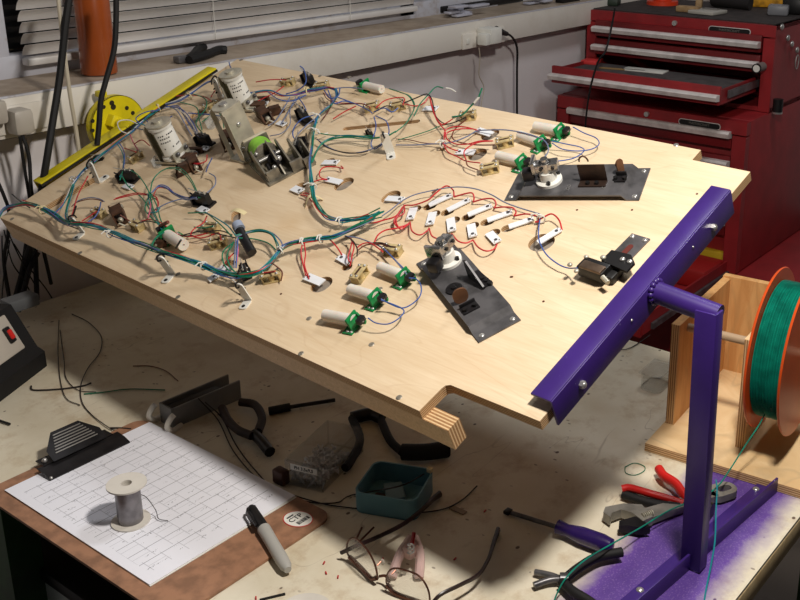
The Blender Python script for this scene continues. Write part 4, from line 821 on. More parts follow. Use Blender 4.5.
wires('wire_loom','central loom of teal, blue and green wires curving down the middle of the board','wire loom',[
 (('teal','blue','green','grey','teal'),BR[:6]),(('green','teal','blue','red','green','grey','green','teal'),BR[5:]),
 (('green','teal'),[(347,221,.013),(360,220,.015),(372,216,.018),(384,212,.02)]),('green',[(355,221,.014),(370,213,.016),(380,208,.022)]),
 ('grey',[(331,89,.016),(345,87.5,.014),(356,88,.014),(363,89,.016)]),
 ('blue',[(337,97,.016),(348,101,.016),(358,105,.016),(368,110,.016),(372,113,.02)]),
 (('red','brown'),[(324,92,.014),(328,99,.012),(338,104,.012),(350,104,.014),(362,104,.016),(370,108,.018)]),
 ('red',[(333,119,.008),(344,112,.012),(356,106,.014)]),
 ('blue',[(314,115,.014),(302,119,.02),(294,128,.02),(293,136,.016),(297,141,.02)]),('grey',[(316,118,.014),(308,124,.018),(298,134,.018),(295,140,.02)]),
 ('black',[(317,139,.012),(326,147,.01),(342,152,.008),(358,153,.008),(368,151,.008)]),('grey',[(318,140,.012),(330,148,.008),(346,153,.006),(362,152,.006),(376,147,.01),(386,140,.014)]),
 ('red',[(341,166,.005),(343,168.5,.008),(336,167,.008),(325,167,.01),(320,171,.01),(320,177,.008),(327,180,.005)]),('red',[(313,182,.01),(319,180,.01),(327,179,.006)]),
 (('red','red'),[(302,194,.005),(308,196,.007),(312,201,.01)],.0013),('white',[(317,131,.018),(322,134,.012),(328,133,.008)]),
])
wires('wire_loom','green wires sweeping from the centre tie to the back edge above the long slot','wire loom',[
 (('green','green','teal'),[(312,163,.013),(317,151,.013),(324,143,.013),(336,138.5,.013),(352,137,.014),(370,138.5,.016),(386,137,.02),(396,132,.02)]),
 (('green','green'),[(396,132,.02),(406,124,.02),(413,112,.018),(414,104,.016),(409,96,.014),(400,93,.012),(390,90,.01)]),
 ('green',[(318,133,.014),(330,135,.012),(350,136,.012),(372,136,.012)]),('blue',[(374,117,.016),(376,126,.02),(374,135,.018),(371,144,.01),(375,149,.006),(385,142,.01)]),('blue',[(376,116,.016),(386,121,.02),(389,130,.024),(388,136,.028)]),
 ('green',[(398,140,.006),(412,136,.006),(428,131,.006),(440,126,.008),(450,124,.012)],.0008),('grey',[(396,145,.004),(414,145,.005),(432,144,.006),(443,144,.01)]),
 ('brown',[(396,139,.004),(410,140,.004),(424,143,.005),(442,144,.008)],.0008),
])
# back right red wiring
wires('wire_loom','red wiring with green tails between the back brass sockets','wire loom',[
 ('red',[(376,108,.016),(384,101,.018),(394,98,.018),(404,98,.018),(403,105,.018)]),('black',[(378,110,.016),(386,106,.014),(393,107,.018)]),
 ('red',[(405,104,.018),(416,106,.02),(424,103,.024),(429,97,.028),(431,104,.024),(434,114,.016),(441,124,.012),(448,122,.014),(455,117,.018)]),
 ('black',[(404,103,.018),(416,98,.024),(427,94,.03),(432,100,.026),(434,110,.018),(437,118,.014),(446,124,.012),(458,121,.016),(466,117,.02)]),
 ('red',[(430,98,.028),(434,113,.018),(438,122,.012),(445,131,.012),(444,140,.01)]),
 ('green',[(443,88,.006),(436,87,.02),(428,95,.028),(420,104,.024),(414,116,.018)]),('white',[(446,88,.008),(451,89,.006),(456,92,.002)],.0014),
 ('green',[(452,117,.02),(462,115,.024),(470,107,.032),(478,98,.044),(482,88,.056)],.0014),('white',[(474,103,.038),(479,97,.045)],.002),('white',[(453,118,.018),(457,116,.02)],.002),
 ('brown',[(467,119,.02),(456,128,.014),(452,136,.012),(456,141,.01),(468,144,.01),(480,145,.012),(494,145,.018)]),
 ('red',[(444,142,.01),(445,131,.014),(453,127,.016),(465,127,.016),(480,131,.006)]),('red',[(443,144,.01),(447,133,.016),(460,129,.018),(474,129,.01)]),
 ('red',[(443,144,.01),(452,149,.01),(458,151,.008)]),('red',[(444,145,.01),(448,152,.012),(458,157,.012),(466,161,.012),(480,163,.018)]),
 ('red',[(446,133,.014),(447,139,.012),(456,144,.012),(468,144,.014),(480,141,.016),(493,141,.018)]),('red',[(466,160,.014),(464,152,.02),(470,146,.02),(480,142,.02),(492,141,.018)]),
 ('brown',[(466,160,.014),(468,166,.012),(478,170,.012)]),('grey',[(443,144,.01),(456,141,.012),(468,136,.012),(477,131,.008),(490,130,.012),(506,130,.016),(524,133,.018),(540,138,.018),(547,144,.016),(548,152,.014),(542,160,.014)]),
])
wires('wire_loom','red daisy chain of wires linking the two slanting rows of lamp boards','wire loom',[
 ('red',[(360,222,.012),(372,223,.01),(384,220,.008),(396,216,.008),(404,206,.006),(414,205,.008),(428,200,.012),(436,193,.014),(446,186,.014),(453,190,.01),(454,197,.005)],.0012),
 ('red',[(454,197,.005),(464,194,.01),(472,193,.012),(474,198,.008),(473,202,.005)],.0012),('red',[(473,202,.005),(484,199,.01),(493,199,.012),(496,204,.008),(494,208,.005)],.0012),
 ('red',[(494,208,.005),(504,207,.01),(513,208,.012),(516,212,.008),(514,216,.005)],.0012),('red',[(514,216,.005),(526,214,.01),(536,216,.012),(539,221,.006),(535,222,.005)],.0012),
 ('red',[(536,222,.005),(544,217,.01),(552,214,.012),(559,220,.01),(562,230,.004)],.0012),
 ('red',[(404,206,.006),(398,215,.01),(394,221,.01),(398,227,.008),(406,225,.006),(409,223,.005)],.0012),('red',[(404,205,.006),(404,213,.01),(396,219,.01),(400,229,.008),(409,224,.005)],.0012),
 ('red',[(410,222,.005),(412,231,.01),(420,235,.01),(428,230,.006),(429,228,.005)],.0012),('red',[(429,228,.005),(432,236,.01),(440,239,.01),(448,237,.008),(452,234,.005)],.0012),
 ('red',[(452,234,.005),(458,241,.01),(466,243,.008),(473,240,.005)],.0012),('red',[(473,240,.005),(478,247,.01),(486,251,.01),(494,249,.006),(497,244,.004)],.0012),
 ('red',[(409,224,.005),(398,228,.01),(386,230,.012),(378,235,.014),(374,243,.012)],.0012),('brown',[(432,193,.006),(438,189,.006)],.0016),
 ('grey',[(382,216,.012),(392,209,.012),(402,201,.01),(414,195,.012),(430,191,.012),(446,188,.016),(460,187,.016),(476,189,.014),(492,195,.012),(504,202,.008),(520,208,.006),(540,214,.006)],.001),
])
wires('wire','single blue wire curving from the lamp chain to the black ejector motor','wire',[('blue',[(541,215,.006),(539,226,.012),(539,240,.014),(546,254,.012),(558,264,.01),(568,268,.01),(577,268,.02)],.001)])
for lab,P in [('blue wire loop linking the front and middle green tube switches at the front edge',[(368,318,.018),(376,323,.014),(388,324,.012),(398,319,.012),(404,312,.01),(401,308,.01),(392,304,.012),(381,300,.018)]),
 ('blue wire loop from the middle front tube switch round to the rear one',[(381,299,.018),(390,304,.012),(402,308,.01),(412,304,.01),(420,296,.012),(421,286,.014),(416,279,.016),(409,278,.018)]),
 ('blue wire loop joining the two rearmost back tube switches',[(552,143,.018),(562,149,.014),(578,151,.012),(592,149,.01),(599,144,.01),(596,138,.012),(584,133,.014),(573,127,.018)]),
 ('blue wire loop from the middle back tube switch to the steel plate mechanism',[(552,141,.018),(566,144,.014),(580,147,.012),(584,151,.01),(574,158,.008),(558,161,.01),(544,160,.02)])]:
    wires('wire',lab,'wire',[('blue',P,.0009)])
# thin loose wires in the left field
wires('wire_cluster','tangle of blue and white wires between the two labelled coils and the yellow bar','wires',[
 ('blue',[(146,120,.02),(152,126,.03),(160,124,.03),(172,116,.02)]),('blue',[(140,124,.02),(136,118,.03),(146,112,.034),(160,110,.024)]),('white',[(128,134,.02),(120,130,.034),(118,122,.036),(128,120,.03),(138,124,.02)]),
 ('blue',[(134,128,.02),(144,130,.034),(154,133,.03),(160,136,.03)]),('teal',[(130,132,.02),(138,124,.034),(146,126,.03),(152,132,.03)]),('grey',[(170,106,.02),(178,112,.03),(186,126,.02),(192,136,.014)]),
 ('red',[(150,146,.02),(142,140,.03),(134,144,.024)]),('green',[(186,92,.02),(204,98,.014),(206,108,.014),(196,122,.012),(203,134,.01)]),('blue',[(188,113,.014),(200,114,.012),(214,115,.012)]),
],'knots of loose thin wires')
wires('wire_cluster','tangle of thin blue wires around the black switches at the back of the board','wires',[
 ('blue',[(324,90,.02),(330,98,.03),(338,96,.03),(340,88,.02)]),('blue',[(328,90,.02),(334,103,.026),(344,101,.02),(356,104,.014)]),('grey',[(290,97,.02),(284,108,.016),(276,120,.012),(268,126,.01)]),
 ('blue',[(268,92,.02),(278,99,.03),(292,101,.024),(306,95,.02)]),('brown',[(331,96,.014),(330,108,.008),(322,120,.006)]),('blue',[(374,112,.016),(384,108,.024),(392,112,.02),(398,108,.018)]),
],'knots of loose thin wires')
wires('wire_cluster','knot of green, blue and red wires spreading between the left switches','wires',[
 ('green',[(122,176,.02),(128,186,.016),(138,194,.012),(146,203,.014),(150,210,.016)]),('green',[(150,193,.018),(153,180,.02),(160,172,.02),(168,168,.02)]),(('green','green'),[(168,168,.018),(180,170,.018),(190,180,.016),(197,193,.014),(200,198,.018)]),
 (('green','teal'),[(149,193,.018),(151,205,.016),(153,212,.016),(158,222,.018),(163,230,.02)]),('green',[(150,194,.018),(145,208,.016),(150,216,.016),(162,228,.02)]),('green',[(150,192,.018),(157,206,.014),(160,218,.016),(165,230,.02)]),
 (('blue','grey','blue'),[(152,193,.018),(158,187,.018),(166,188,.016),(174,194,.012),(186,199,.012),(198,197,.018)]),('grey',[(156,209,.014),(168,203,.014),(182,199,.012),(197,199,.018)]),
 (('red','red'),[(115,199,.012),(124,197,.012),(136,194.5,.012),(148,195,.012)]),('red',[(148,195,.012),(156,197,.014),(158,205,.014),(156,212,.012)]),('brown',[(149,196,.012),(157,200,.014),(158,206,.012),(150,215,.01)]),
 ('pink',[(151,200,.016),(150,210,.018),(148,218,.016)]),('teal',[(148,213,.016),(156,212,.018),(160,208,.016)]),
 (('red','black'),[(140,222,.012),(150,221,.014),(162,225,.018),(170,231,.014),(182,236,.012),(195,237,.01)]),('brown',[(160,226,.022),(168,222,.03)],.003),
 ('green',[(164,232,.02),(156,238,.02),(152,245,.024),(152,250,.028)],.0016),('red',[(152,200,.012),(158,188,.01),(172,190,.008)],.0008),
 (('grey','brown'),[(73,206,.02),(78,202,.02),(90,199,.02),(100,200,.018),(104,202,.018)]),('blue',[(101,202,.018),(99,210,.016),(95,217,.014),(88,222,.018)]),('red',[(82,221,.01),(90,216,.012),(97,211,.014)]),
 ('red',[(186,157,.012),(190,163,.01),(198,164,.01),(206,161,.01),(207,155,.01)]),('blue',[(212,158,.014),(208,166,.014),(206,172,.014)]),('grey',[(209,173,.012),(215,177,.01),(215,185,.01),(208,192,.01),(200,198,.014)]),
 ('red',[(188,158,.014),(193,163,.012),(203,163,.01)],.0009),('brown',[(120,215,.02),(128,220,.01),(136,226,.008)],.0012),
])
for x,y,h,to,l in [(72,181,.024,(82,172),'white cable tie on the left loom below the yellow bar'),(110,234,.026,(120,238),'white cable tie on the front loom near the left corner'),(204,266,.018,(214,270),'white cable tie on the front loom left of the ring'),(280,251,.016,(286,246),'white cable tie where ring and front loom join'),(303,242,.016,(312,240),'white cable tie with upright tails above the two red wires'),(321,239,.014,(330,238),'white cable tie on the front loom right of the two red wires'),
 (43,210,.02,(54,215),'cream cable tie at the far left corner of the board'),(159,108,.02,(166,105),'cream cable tie near the middle of the yellow bar'),(189,96,.022,(200,88),'cream cable tie just left of the labelled coils'),(308,91,.016,(316,90),'cream cable tie on the blue loom at the back left'),(317,117,.014,(314,126),'white cable tie on the central loom beside the black switch'),(316,132,.014,(313,142),'white cable tie at the upper end of the green sweep'),(313,187,.012,(315,198),'white cable tie right of the green sleeved mechanism'),(341,221,.012,(350,221),'white cable tie on the central loom above the front one'),(443,144,.01,(450,148),'white cable tie where the back red wires fan out'),(541,219,.008,(540,226),'white cable tie at the end of the lamp chain')]:
    tie(x,y,h,to,l,TAPE if l.startswith('cream') else WHT,.0062 if l.startswith('cream') else .0052)
# ================================================================ PURPLE STAND (right)
g=thing('purple_stand','purple painted steel rotisserie stand clamped to the right end of the board','stand',(.43,-.72,0)); PS=g
b=MB(); b.box((.2465,.009,.0115),(.368,.025,.003),bev=.0006); b.box((.2465,-.0035,-.005),(.368,.003,.034),bev=.0006); bar=b.build('angle_bar',PURP,M=BM); adopt(bar,g)
for u in (bd(580,380).x,bd(712,223).x):
    s=MB(); s.cyl((u,-.005,-.006),(u,-.009,-.006),.0045,seg=6); s.sph((u,-.009,-.006),.0035,(1,.6,1)); adopt(s.build('clamp_bolt',CHROME,M=BM),g)
for u in (bd(641,322).x,bd(694,246).x): s=MB(); s.sph((u,-.005,-.002),.0016); adopt(s.build('paint_chip',CHROME,M=BM),g)
pt=V((.404,-.745,.299)); A0=BM@V((.2525,-.004,.0))
adopt(MB().cyl(A0,pt+V((.006,-.004,.0)),.0122,seg=24).build('axle',PURP),g)
c=MB(); 
for k in range(14): t=2*PI*k/14; c.sph(A0+V((math.cos(t)*.0125,-.003,math.sin(t)*.0125)),.0034,seg=8)
adopt(c.build('weld_bead',PURP),g)
ft=V((.3825,-.760,.002)); tp=V((.3825,-.756,.312)); d=(tp-ft).normalized()
M=Matrix.Translation(ft)@V((0,0,1)).rotation_difference(d).to_matrix().to_4x4(); Lp=(tp-ft).length
b=MB(); b.box((0,.010,Lp/2),(.003,.024,Lp),M,bev=.0006); b.box((.008,-.0005,Lp/2),(.017,.003,Lp),M,bev=.0006)
adopt(b.build('post',PURP),g)
a1=V((.5869,-.7676,0)); a0=V((.3137,-.7414,0)); dv=(a0-a1); ang=math.atan2(dv.y,dv.x); LL_=dv.length+.22
M=Matrix.Translation(a1)@Matrix.Rotation(ang,4,'Z')
b=MB(); b.box((LL_/2,0,.0105),(LL_,.003,.021),M,bev=.0006); b.box((LL_/2,-.012,.0016),(LL_,.026,.003),M,bev=.0006); adopt(b.build('foot_bar',PURP),g)
s=MB(); 
for px in ((756,489),(640,590)): q=hit(*px,z=.003); s.sph(q,.0045,(1,1,.5))
adopt(s.build('foot_screw',CHROME),g)
# ================================================================ YELLOW STAND (left)
g=thing('yellow_stand','yellow painted stand with a round index disc holding the left end of the board','stand',(.5,.5,0))
b=MB(); b.box((.2735,1.088,.010),(.382,.026,.003),bev=.0006); b.box((.2735,1.1005,-.004),(.382,.003,.03),bev=.0006); adopt(b.build('angle_bar',YEL,M=BM),g)
b=MB(); b.box((.2735,1.0745,.0065),(.382,.002,.004)); adopt(b.build('black_strip',BLK,M=BM),g)
dc=hit(118,125,y=.482); R=.0
R=(hit(118,95,y=.482)-dc).length
M=Matrix.Translation(dc)@Matrix.Rotation(PI/2,4,'X')
b=MB(); b.lathe([(0,-.003),(R,-.003),(R,.003),(0,.003)],48,M)
b.lathe([(R-.001,-.014),(R,-.014),(R,.003),(R-.001,.003)],48,M); adopt(b.build('index_disc',YEL),g)
b=MB(); 
for (x,y,r) in ((104,107,.0042),(112,103,.0055),(113.5,107,.006),(127,108,.0045),(133,113,.0045),(93,121,.004),(93,130.5,.004)):
    q=hit(x,y,y=.478); b=MB(); b.cyl(q,q+V((0,.002,0)),r*.85,seg=14); adopt(b.build('index_hole',mat('dark_hole_paint',(40,34,10),.7)),g)
M2=Matrix.Translation(hit(115,122,y=.472))@Matrix.Rotation(.5,4,'Y'); adopt(MB().box((0,0,0),(.026,.02,.022),M2,bev=.003).build('pivot_block',YEL),g)
adopt(MB().cyl(hit(115,122,y=.478),BM@V((.27,1.10,.0)),.009,seg=16).build('axle',YEL),g)
b=MB(); b.box((dc.x,.494,dc.z/2),(.03,.006,dc.z-.002)); b.box((dc.x-.014,.487,dc.z/2),(.003,.02,dc.z-.002)); adopt(b.build('post',YEL),g)
q=hit(101,94,y=.485); adopt(MB().box(q,(.014,.02,.012),bev=.003).build('lock_tab',YEL),g)
# ================================================================ BENCH: clipboard, paper, spool, marker
HB=mat('brown_hardboard',(166,122,94),.55,0,.18,60)
x0,x1,y0,y1=-.020,.212,-.362,.022
g=thing('clipboard','brown hardboard clipboard with a black clip lying on the front left of the bench','clipboard',(.1,-.16,0))
adopt(MB().prism(rrect(x1-x0,y1-y0,.018,6,(x0+x1)/2,(y0+y1)/2),.0005,.0040).build('hardboard',HB),g)
cl=thing('clip',None,None); adopt(cl,g)
c0=hit(50,480,z=.008); c1=hit(129,441,z=.008); 
cm=(c0+c1)/2; ca=0; cw=(c1-c0).length
M=T(cm.x,cm.y+.021,.0045)
b=MB(); b.prism([(-.022,.0),(-.022,.0035),(-.010,.0075),(.006,.009),(.006,.0075),(-.009,.006),(-.019,.002),(-.019,0)],-cw/2,cw/2,M,ax=0)
b.box((0,.014,.009),(cw*.86,.02,.0015),M); b.prism([(-cw*.33,.006),(cw*.33,.006),(cw*.33,.024),(cw*.17,.047),(-cw*.17,.047),(-cw*.33,.024)],.009,.0105,M@Matrix.Translation((0,0,.0))@Matrix.Rotation(.55,4,'X'))
adopt(b.build('clip_body',BSTEEL),cl)
s=MB(); 
for i in range(7): s.box((.0,.016+i*.0042,.0110),(cw*(.52-.03*i),.0014,.0008),M@Matrix.Rotation(.55,4,'X'))
adopt(s.build('grip_rib',mat('grey_worn_ridges',(150,146,140),.4,.5)),cl)
adopt(MB().cyl(M@V((-cw*.4,.012,.006)),M@V((cw*.4,.012,.006)),.0035,seg=10).build('spring',ZINC),cl)
s=MB(); s.sph(M@V((-cw*.38,.012,.012)),.0035); s.sph(M@V((-cw/2+.003,-.02,.004)),.0022); adopt(s.build('rivet',CHROME),cl)
st=hit(298,519,z=.0042); M=T(st.x,st.y,.0041,-.0)
k=MB(); k.prism([(math.cos(2*PI*i/36)*.019,math.sin(2*PI*i/36)*.0155) for i in range(36)],0,.0003,M@Matrix.Rotation(-1.35,4,'Z')); k=adopt(k.build('sticker_rim',mat('red_print',(190,50,44),.5)),g)
k2=MB(); k2.prism([(math.cos(2*PI*i/36)*.0178,math.sin(2*PI*i/36)*.0143) for i in range(36)],.0001,.0005,M@Matrix.Rotation(-1.35,4,'Z')); k2=adopt(k2.build('sticker',LABW),k)
# which way reads upright in the photo: along the paper's short side
Mt=T(st.x,st.y,.0048,gang((287,524),(306,512))[0]); 
t=text('sticker_lettering','CTP',.0105,INK,k,Mt@Matrix.Translation((0,.001,0))); t.matrix_world=Mt@Matrix.Translation((-.001,.003,0))
bb=MB(); rg=random.Random(1)
xx=-.007
while xx<.011: w=rg.choice((.0005,.0009,.0013)); bb.box((xx,-.0072,0),(w,.006,.0002),Mt); xx+=w+rg.choice((.0006,.001))
bb.box((-.003,.0105,0),(.010,.0022,.0002),Mt); adopt(bb.build('barcode',INK),k)
for i,(dx,dy,rz) in enumerate(((.0015,-.0015,-.006),(0,0,0))):
    pb=MB(); pb.box((.105,-.1485,0),(.21,.297,.0008)); o=pb.build('printed_form',PAPER if i else LABW,M=T(dx,dy,.0046+.0011*i,rz))
    tag(o,['under sheet of paper just showing below the printed form on the clipboard','white printed table form with ruled rows clipped to the clipboard'][i],'paper')
sp=(hit(131,521,z=.0062)); g=thing('solder_spool','small solder spool with cream flanges standing on the printed form','spool',(sp.x,sp.y,.0062))
M=Matrix.Translation((sp.x,sp.y,.0062)); zt_=.052
CR_=mat('cream_spool_plastic',(216,210,200),.45,0,.04,30)
b=MB(); r1=.0225
b.lathe([(.0065,.0),(r1,.0),(r1,.002),(.0065,.002)],36,M); b.lathe([(.0075,zt_-.002),(r1*1.02,zt_-.002),(r1*1.02,zt_),(.0075,zt_)],36,M); b.lathe([(.0065,.002),(.0075,zt_),(.0062,zt_),(.0052,.002)],24,M); adopt(b.build('spool_body',CR_),g)
adopt(MB().lathe([(.006,.002)]+[(.0142+.0004*(i%2),.002+.0012*i) for i in range(39)]+[(.006,zt_-.003)],32,M).build('solder_wire',mat('solder_wire_metal',(138,134,136),.3,.55,.15,80)),g)
adopt(MB().tube(crs([M@V((.014,-.002,.03)),M@V((.020,-.006,.024)),M@V((.024,-.016,.008)),M@V((.02,-.026,.003)),M@V((.026,-.036,.001))]),.0005,5).build('solder_tail',STEEL),g)
m0=hit(251,507,z=.013); m1=hit(288,570,z=.009); d=(m1-m0); Lm=d.length; M=Matrix.Translation(m0)@d.to_track_quat('Z','Y').to_matrix().to_4x4()
g=thing('marker_pen','grey barrelled marker with a black cap lying on the clipboard edge','marker',m0)
adopt(MB().lathe([(0,Lm*.0),(.0035,0),(.0055,.004),(.0065,.03),(.0068,Lm*.37),(0,Lm*.37)],22,M).build('cap',BLK),g)
adopt(MB().lathe([(0,Lm*.37),(.0078,Lm*.37),(.0074,Lm*.6),(.0076,Lm*.82),(.0068,Lm*.94),(.004,Lm),(0,Lm)],22,M).build('barrel',mat('grey_marker_barrel',(176,174,168),.45)),g)
cc=(M.inverted().to_3x3()@V((-.6,.6,.5))).normalized()*.0085
adopt(MB().tube([M@V((cc.x*.8,cc.y*.8,.006)),M@V((cc.x*1.15,cc.y*1.15,.012)),M@V((cc.x*1.1,cc.y*1.1,.045))],.0019,8).build('pocket_clip',BLK),g)
# ---------------- glasses (upside down)
GF=mat('brown_spectacle_metal',(96,58,44),.3,.7,.15,40); LENS=mat('clear_lens_glass',(240,240,240),.03,0,0,10,alpha=.12)
f0=hit(341,557,z=.004); f1=hit(432,613,z=.004); d=(f1-f0).normalized(); Lg=(f1-f0).length
up=V((0,0,1)); nrm=d.cross(up).normalized(); M=Matrix(((d.x,up.x,nrm.x,f0.x),(d.y,up.y,nrm.y,f0.y),(d.z,up.z,nrm.z,f0.z),(0,0,0,1)))
g=thing('eyeglasses','brown rimmed eyeglasses lying upside down on the front of the bench','eyeglasses',f0)
ctr=[.27*Lg,.73*Lg]
def rim(c,sx): return [V((c+sx*a*Lg,b,.004*math.sin(a*9))) for a,b in ((-.2,.003),(-.06,0),(.1,.0),(.175,.006),(.165,.020),(.10,.031),(0,.034),(-.12,.033),(-.2,.024),(-.225,.012))]
for c,sx in ((ctr[0],1),(ctr[1],-1)):
    r_=crs(rim(c,sx),4,True); adopt(MB().tube([M@q for q in r_],.0011,6,closed=True).build('rim',GF),g)
    adopt(MB().tube([M@q for q in crs(rim(c,sx)[:4],5)],.0026,6).build('brow_bar',GF),g)
    l=MB(); vs=[l.bm.verts.new(M@q) for q in r_]; l.bm.faces.new(vs); e=bmesh.ops.extrude_face_region(l.bm,geom=l.bm.faces[:]); bmesh.ops.translate(l.bm,vec=nrm*.001,verts=[v for v in e['geom'] if isinstance(v,bmesh.types.BMVert)]); adopt(l.build('lens',LENS,smooth=False),g)
    p=M@V((c+sx*.15*Lg,.018,-.0)); adopt(MB().tube([p,p+nrm*-.006+up*.002],.0009).build('pad_arm',GF),g); adopt(MB().sph(p-nrm*.008,.004,(.5,.8,1)).build('nose_pad',mat('silicone_pad',(200,190,176),.6,alpha=.6)),g)
adopt(MB().tube([M@q for q in crs([V((.445*Lg,.006,0)),V((.5*Lg,.009,-.002)),V((.555*Lg,.006,0))])],.0017).build('bridge',GF),g)
for pts in ([(341,553,.01),(356,546,.022),(380,536,.022),(405,523,.02),(425,507,.016),(433,499,.01),(440,494,.005)],[(430,607,.012),(440,595,.022),(460,585,.022),(478,575,.018),(488,560,.012),(493,545,.007),(498,530,.004)]):
    P=crs([hit(a,b_,z=c_) for a,b_,c_ in pts]); n=len(P)
    adopt(MB().tube(P,.0021,8,flat=1.5,taper=[.8+.7*(i/n)**3 for i in range(n)]).build('temple',mat('dark_temple_plastic',(40,24,24),.35)),g)
for a,b_ in (((355,542,.014),(362,527,.026)),((358,543,.014),(374,527,.026))): adopt(MB().tube([hit(a[0],a[1],z=a[2]),hit(b_[0],b_[1],z=b_[2])],.0012).build('temple_hinge',GF),g)
# clear spring clamp
g=thing('spring_clamp','small clear and red plastic clamp standing on the bench behind the eyeglasses','clamp',hit(405,570,z=0))
PK=mat('pinkish_clear_plastic',(224,190,184),.3,0,.1,30,alpha=.75)
def leg(a,b_,c,ra):
    P=crs([hit(*q[:2],z=q[2]) for q in (a,b_,c)]); return MB().tube(P,ra,8)
adopt(leg((412,537,.03),(400,555,.018),(392,577,.004),.0055).build('arm',PK),g); adopt(leg((414,537,.03),(420,555,.018),(419,578,.004),.0055).build('arm',PK),g)
adopt(MB().box(hit(411,550,z=.022),(.018,.014,.016),bev=.004).build('hinge_body',PK),g)
adopt(MB().tube([hit(411,554,z=.03)+V((math.cos(t)*.0035,math.sin(t)*.0035,t*.0008)) for t in [i*.5 for i in range(34)]],.0008).build('spring',CHROME),g)
adopt(MB().tube([hit(412,544,z=.034),hit(414,533,z=.04)],.0024).build('red_tip',mat('red_plastic',(170,20,24),.4)),g)
# ---------------- blue box, screw box, holder, dark pliers under the board
q=[hit(*p,z=.028) for p in ((354,488),(376,461),(434,468),(414,506))]
ctr=sum(q,V())/4; dx=((q[1]-q[0])+(q[2]-q[3])); ang=math.atan2(dx.y,dx.x); la=((q[1]-q[0]).length+(q[2]-q[3]).length)/2; lb=((q[2]-q[1]).length+(q[3]-q[0]).length)/2
g=thing('blue_box','open pale blue plastic box under the board with scraps inside','box',(ctr.x,ctr.y,0)); M=T(ctr.x,ctr.y,0,ang)
BL_=mat('pale_blue_plastic',(100,148,162),.4,0,.1,20)
def tray(la,lb,h,t,M):
    b=MB(); b.prism(rrect(la,lb,.012),0,t,M)
    o=rrect(la,lb,.012); i_=rrect(la-2*t,lb-2*t,.011); n=len(o)
    V0=[[b.bm.verts.new(M@V((p[0],p[1],z))) for p in L] for L,z in ((o,0),(o,h),(i_,h),(i_,t))]
    for a,c in zip(V0,V0[1:]):
        for k in range(n): b.bm.faces.new((a[k],a[(k+1)%n],c[(k+1)%n],c[k]))
    return b
adopt(tray(la,lb,.028,.002,M).build('box_tray',BL_),g)
tag(MB().box((la*.05,0,.008),(la*.5,lb*.3,.008),M@Matrix.Rotation(.5,4,'Z'),bev=.002).build('foil_scrap',mat('pale_scrap',(120,150,160),.4)),'pale scrap lying inside the blue box','scrap')
tag(MB().box((-la*.2,lb*.12,.006),(la*.3,lb*.35,.008),M,bev=.002).build('brown_scrap',mat('brown_scrap_card',(70,50,38),.7)),'brown scrap lying inside the blue box at its left','scrap')
tag(MB().box(tuple(hit(430,470,z=.031)),(.006,.006,.005)).build('tape_scrap',TAPE),'bit of tape stuck on the corner of the blue box','tape')
a=hit(286,484,z=0); b2=hit(323,493,z=0); hh=.036; top=hit(313,408,z=hh); dv=b2-a; ang=math.atan2(dv.y,dv.x); wd=dv.length; dp=(top-V((a.x,a.y,hh))).length*.8
M=T(a.x,a.y,0,ang)
g=thing('screw_box','clear plastic box of screws with a white size label, under the board','screw box',(a.x,a.y,0))
SB=mat('smoky_clear_plastic',(170,170,166),.15,0,.1,30,alpha=.12)
b=MB(); b.box((wd/2,dp/2,.001),(wd,dp,.002),M); b.box((wd/2,.001,hh/2),(wd,.002,hh),M); b.box((wd/2,dp-.001,hh/2),(wd,.002,hh),M); b.box((.001,dp/2,hh/2),(.002,dp,hh),M); b.box((wd-.001,dp/2,hh/2),(.002,dp,hh),M); b.box((wd/2,dp/2,hh-.001),(wd,dp,.002),M)
adopt(b.build('box_body',SB),g)
k=adopt(MB().box((wd*.52,-.0005,hh-.008),(wd*.72,.0006,.0085),M).build('size_label',LABW),g)
Mt=M@Matrix.Translation((wd*.52,-.0010,hh-.008))@Matrix.Rotation(PI/2,4,'X'); t=text('label_lettering','PH 3,5x9,5',.0062,INK,k,Mt); t.matrix_world=Mt
b=MB(); rg=random.Random(5)
for i in range(210):
    p=V((rg.uniform(.005,wd-.005),rg.uniform(.005,dp*.75),rg.uniform(.003,.016))); dd=V((rg.uniform(-1,1),rg.uniform(-1,1),rg.uniform(-.5,.5))).normalized()
    b.cyl(M@p,M@(p+dd*.008),.0014,.0006,seg=5); b.cyl(M@p,M@(p-dd*.0015),.0032,.0026,seg=6)
sc=b.build('loose_screws',mat('bright_zinc_screws',(220,220,220),.3,.3)); tag(sc,'heap of small shiny screws inside the clear box','screws',kind='stuff')
g=thing('cable_holder','grey plastic channel piece with white hooks under the board behind the clipboard','plastic channel',hit(165,425,z=0))
a=hit(152,416,z=0); b2=hit(172,428,z=0); e=hit(240,398,z=0); dv=e-b2; ang=math.atan2(dv.y,dv.x); M=T(b2.x,b2.y,0,ang); Lc=dv.length
GC=mat('grey_channel_plastic',(132,132,130),.5,0,.1,20)
b=MB(); b.box((Lc/2,.012,.0012),(Lc,.03,.0024),M); b.box((Lc/2,-.002,.015),(Lc,.0025,.03),M); b.box((Lc/2,.026,.015),(Lc,.0025,.03),M); b.box((.001,.012,.015),(.0025,.03,.03),M); adopt(b.build('channel',GC),g)
HW=mat('off_white_hook',(226,220,206),.45)
for dy in (-.012,.034): adopt(MB().tube([M@p for p in crs([V((.012,dy+.008,.001)),V((-.006,dy,.003)),V((-.014,dy,.012)),V((-.008,dy,.022)),V((-.002,dy,.026))])],.004,8).build('hook',HW),g)
adopt(MB().box((Lc*.4,.012,.022),(Lc*.7,.018,.01),M,bev=.003).build('dark_filling',BLK),g)
DK=mat('dark_brown_grip',(52,38,32),.6,0,.2,30)
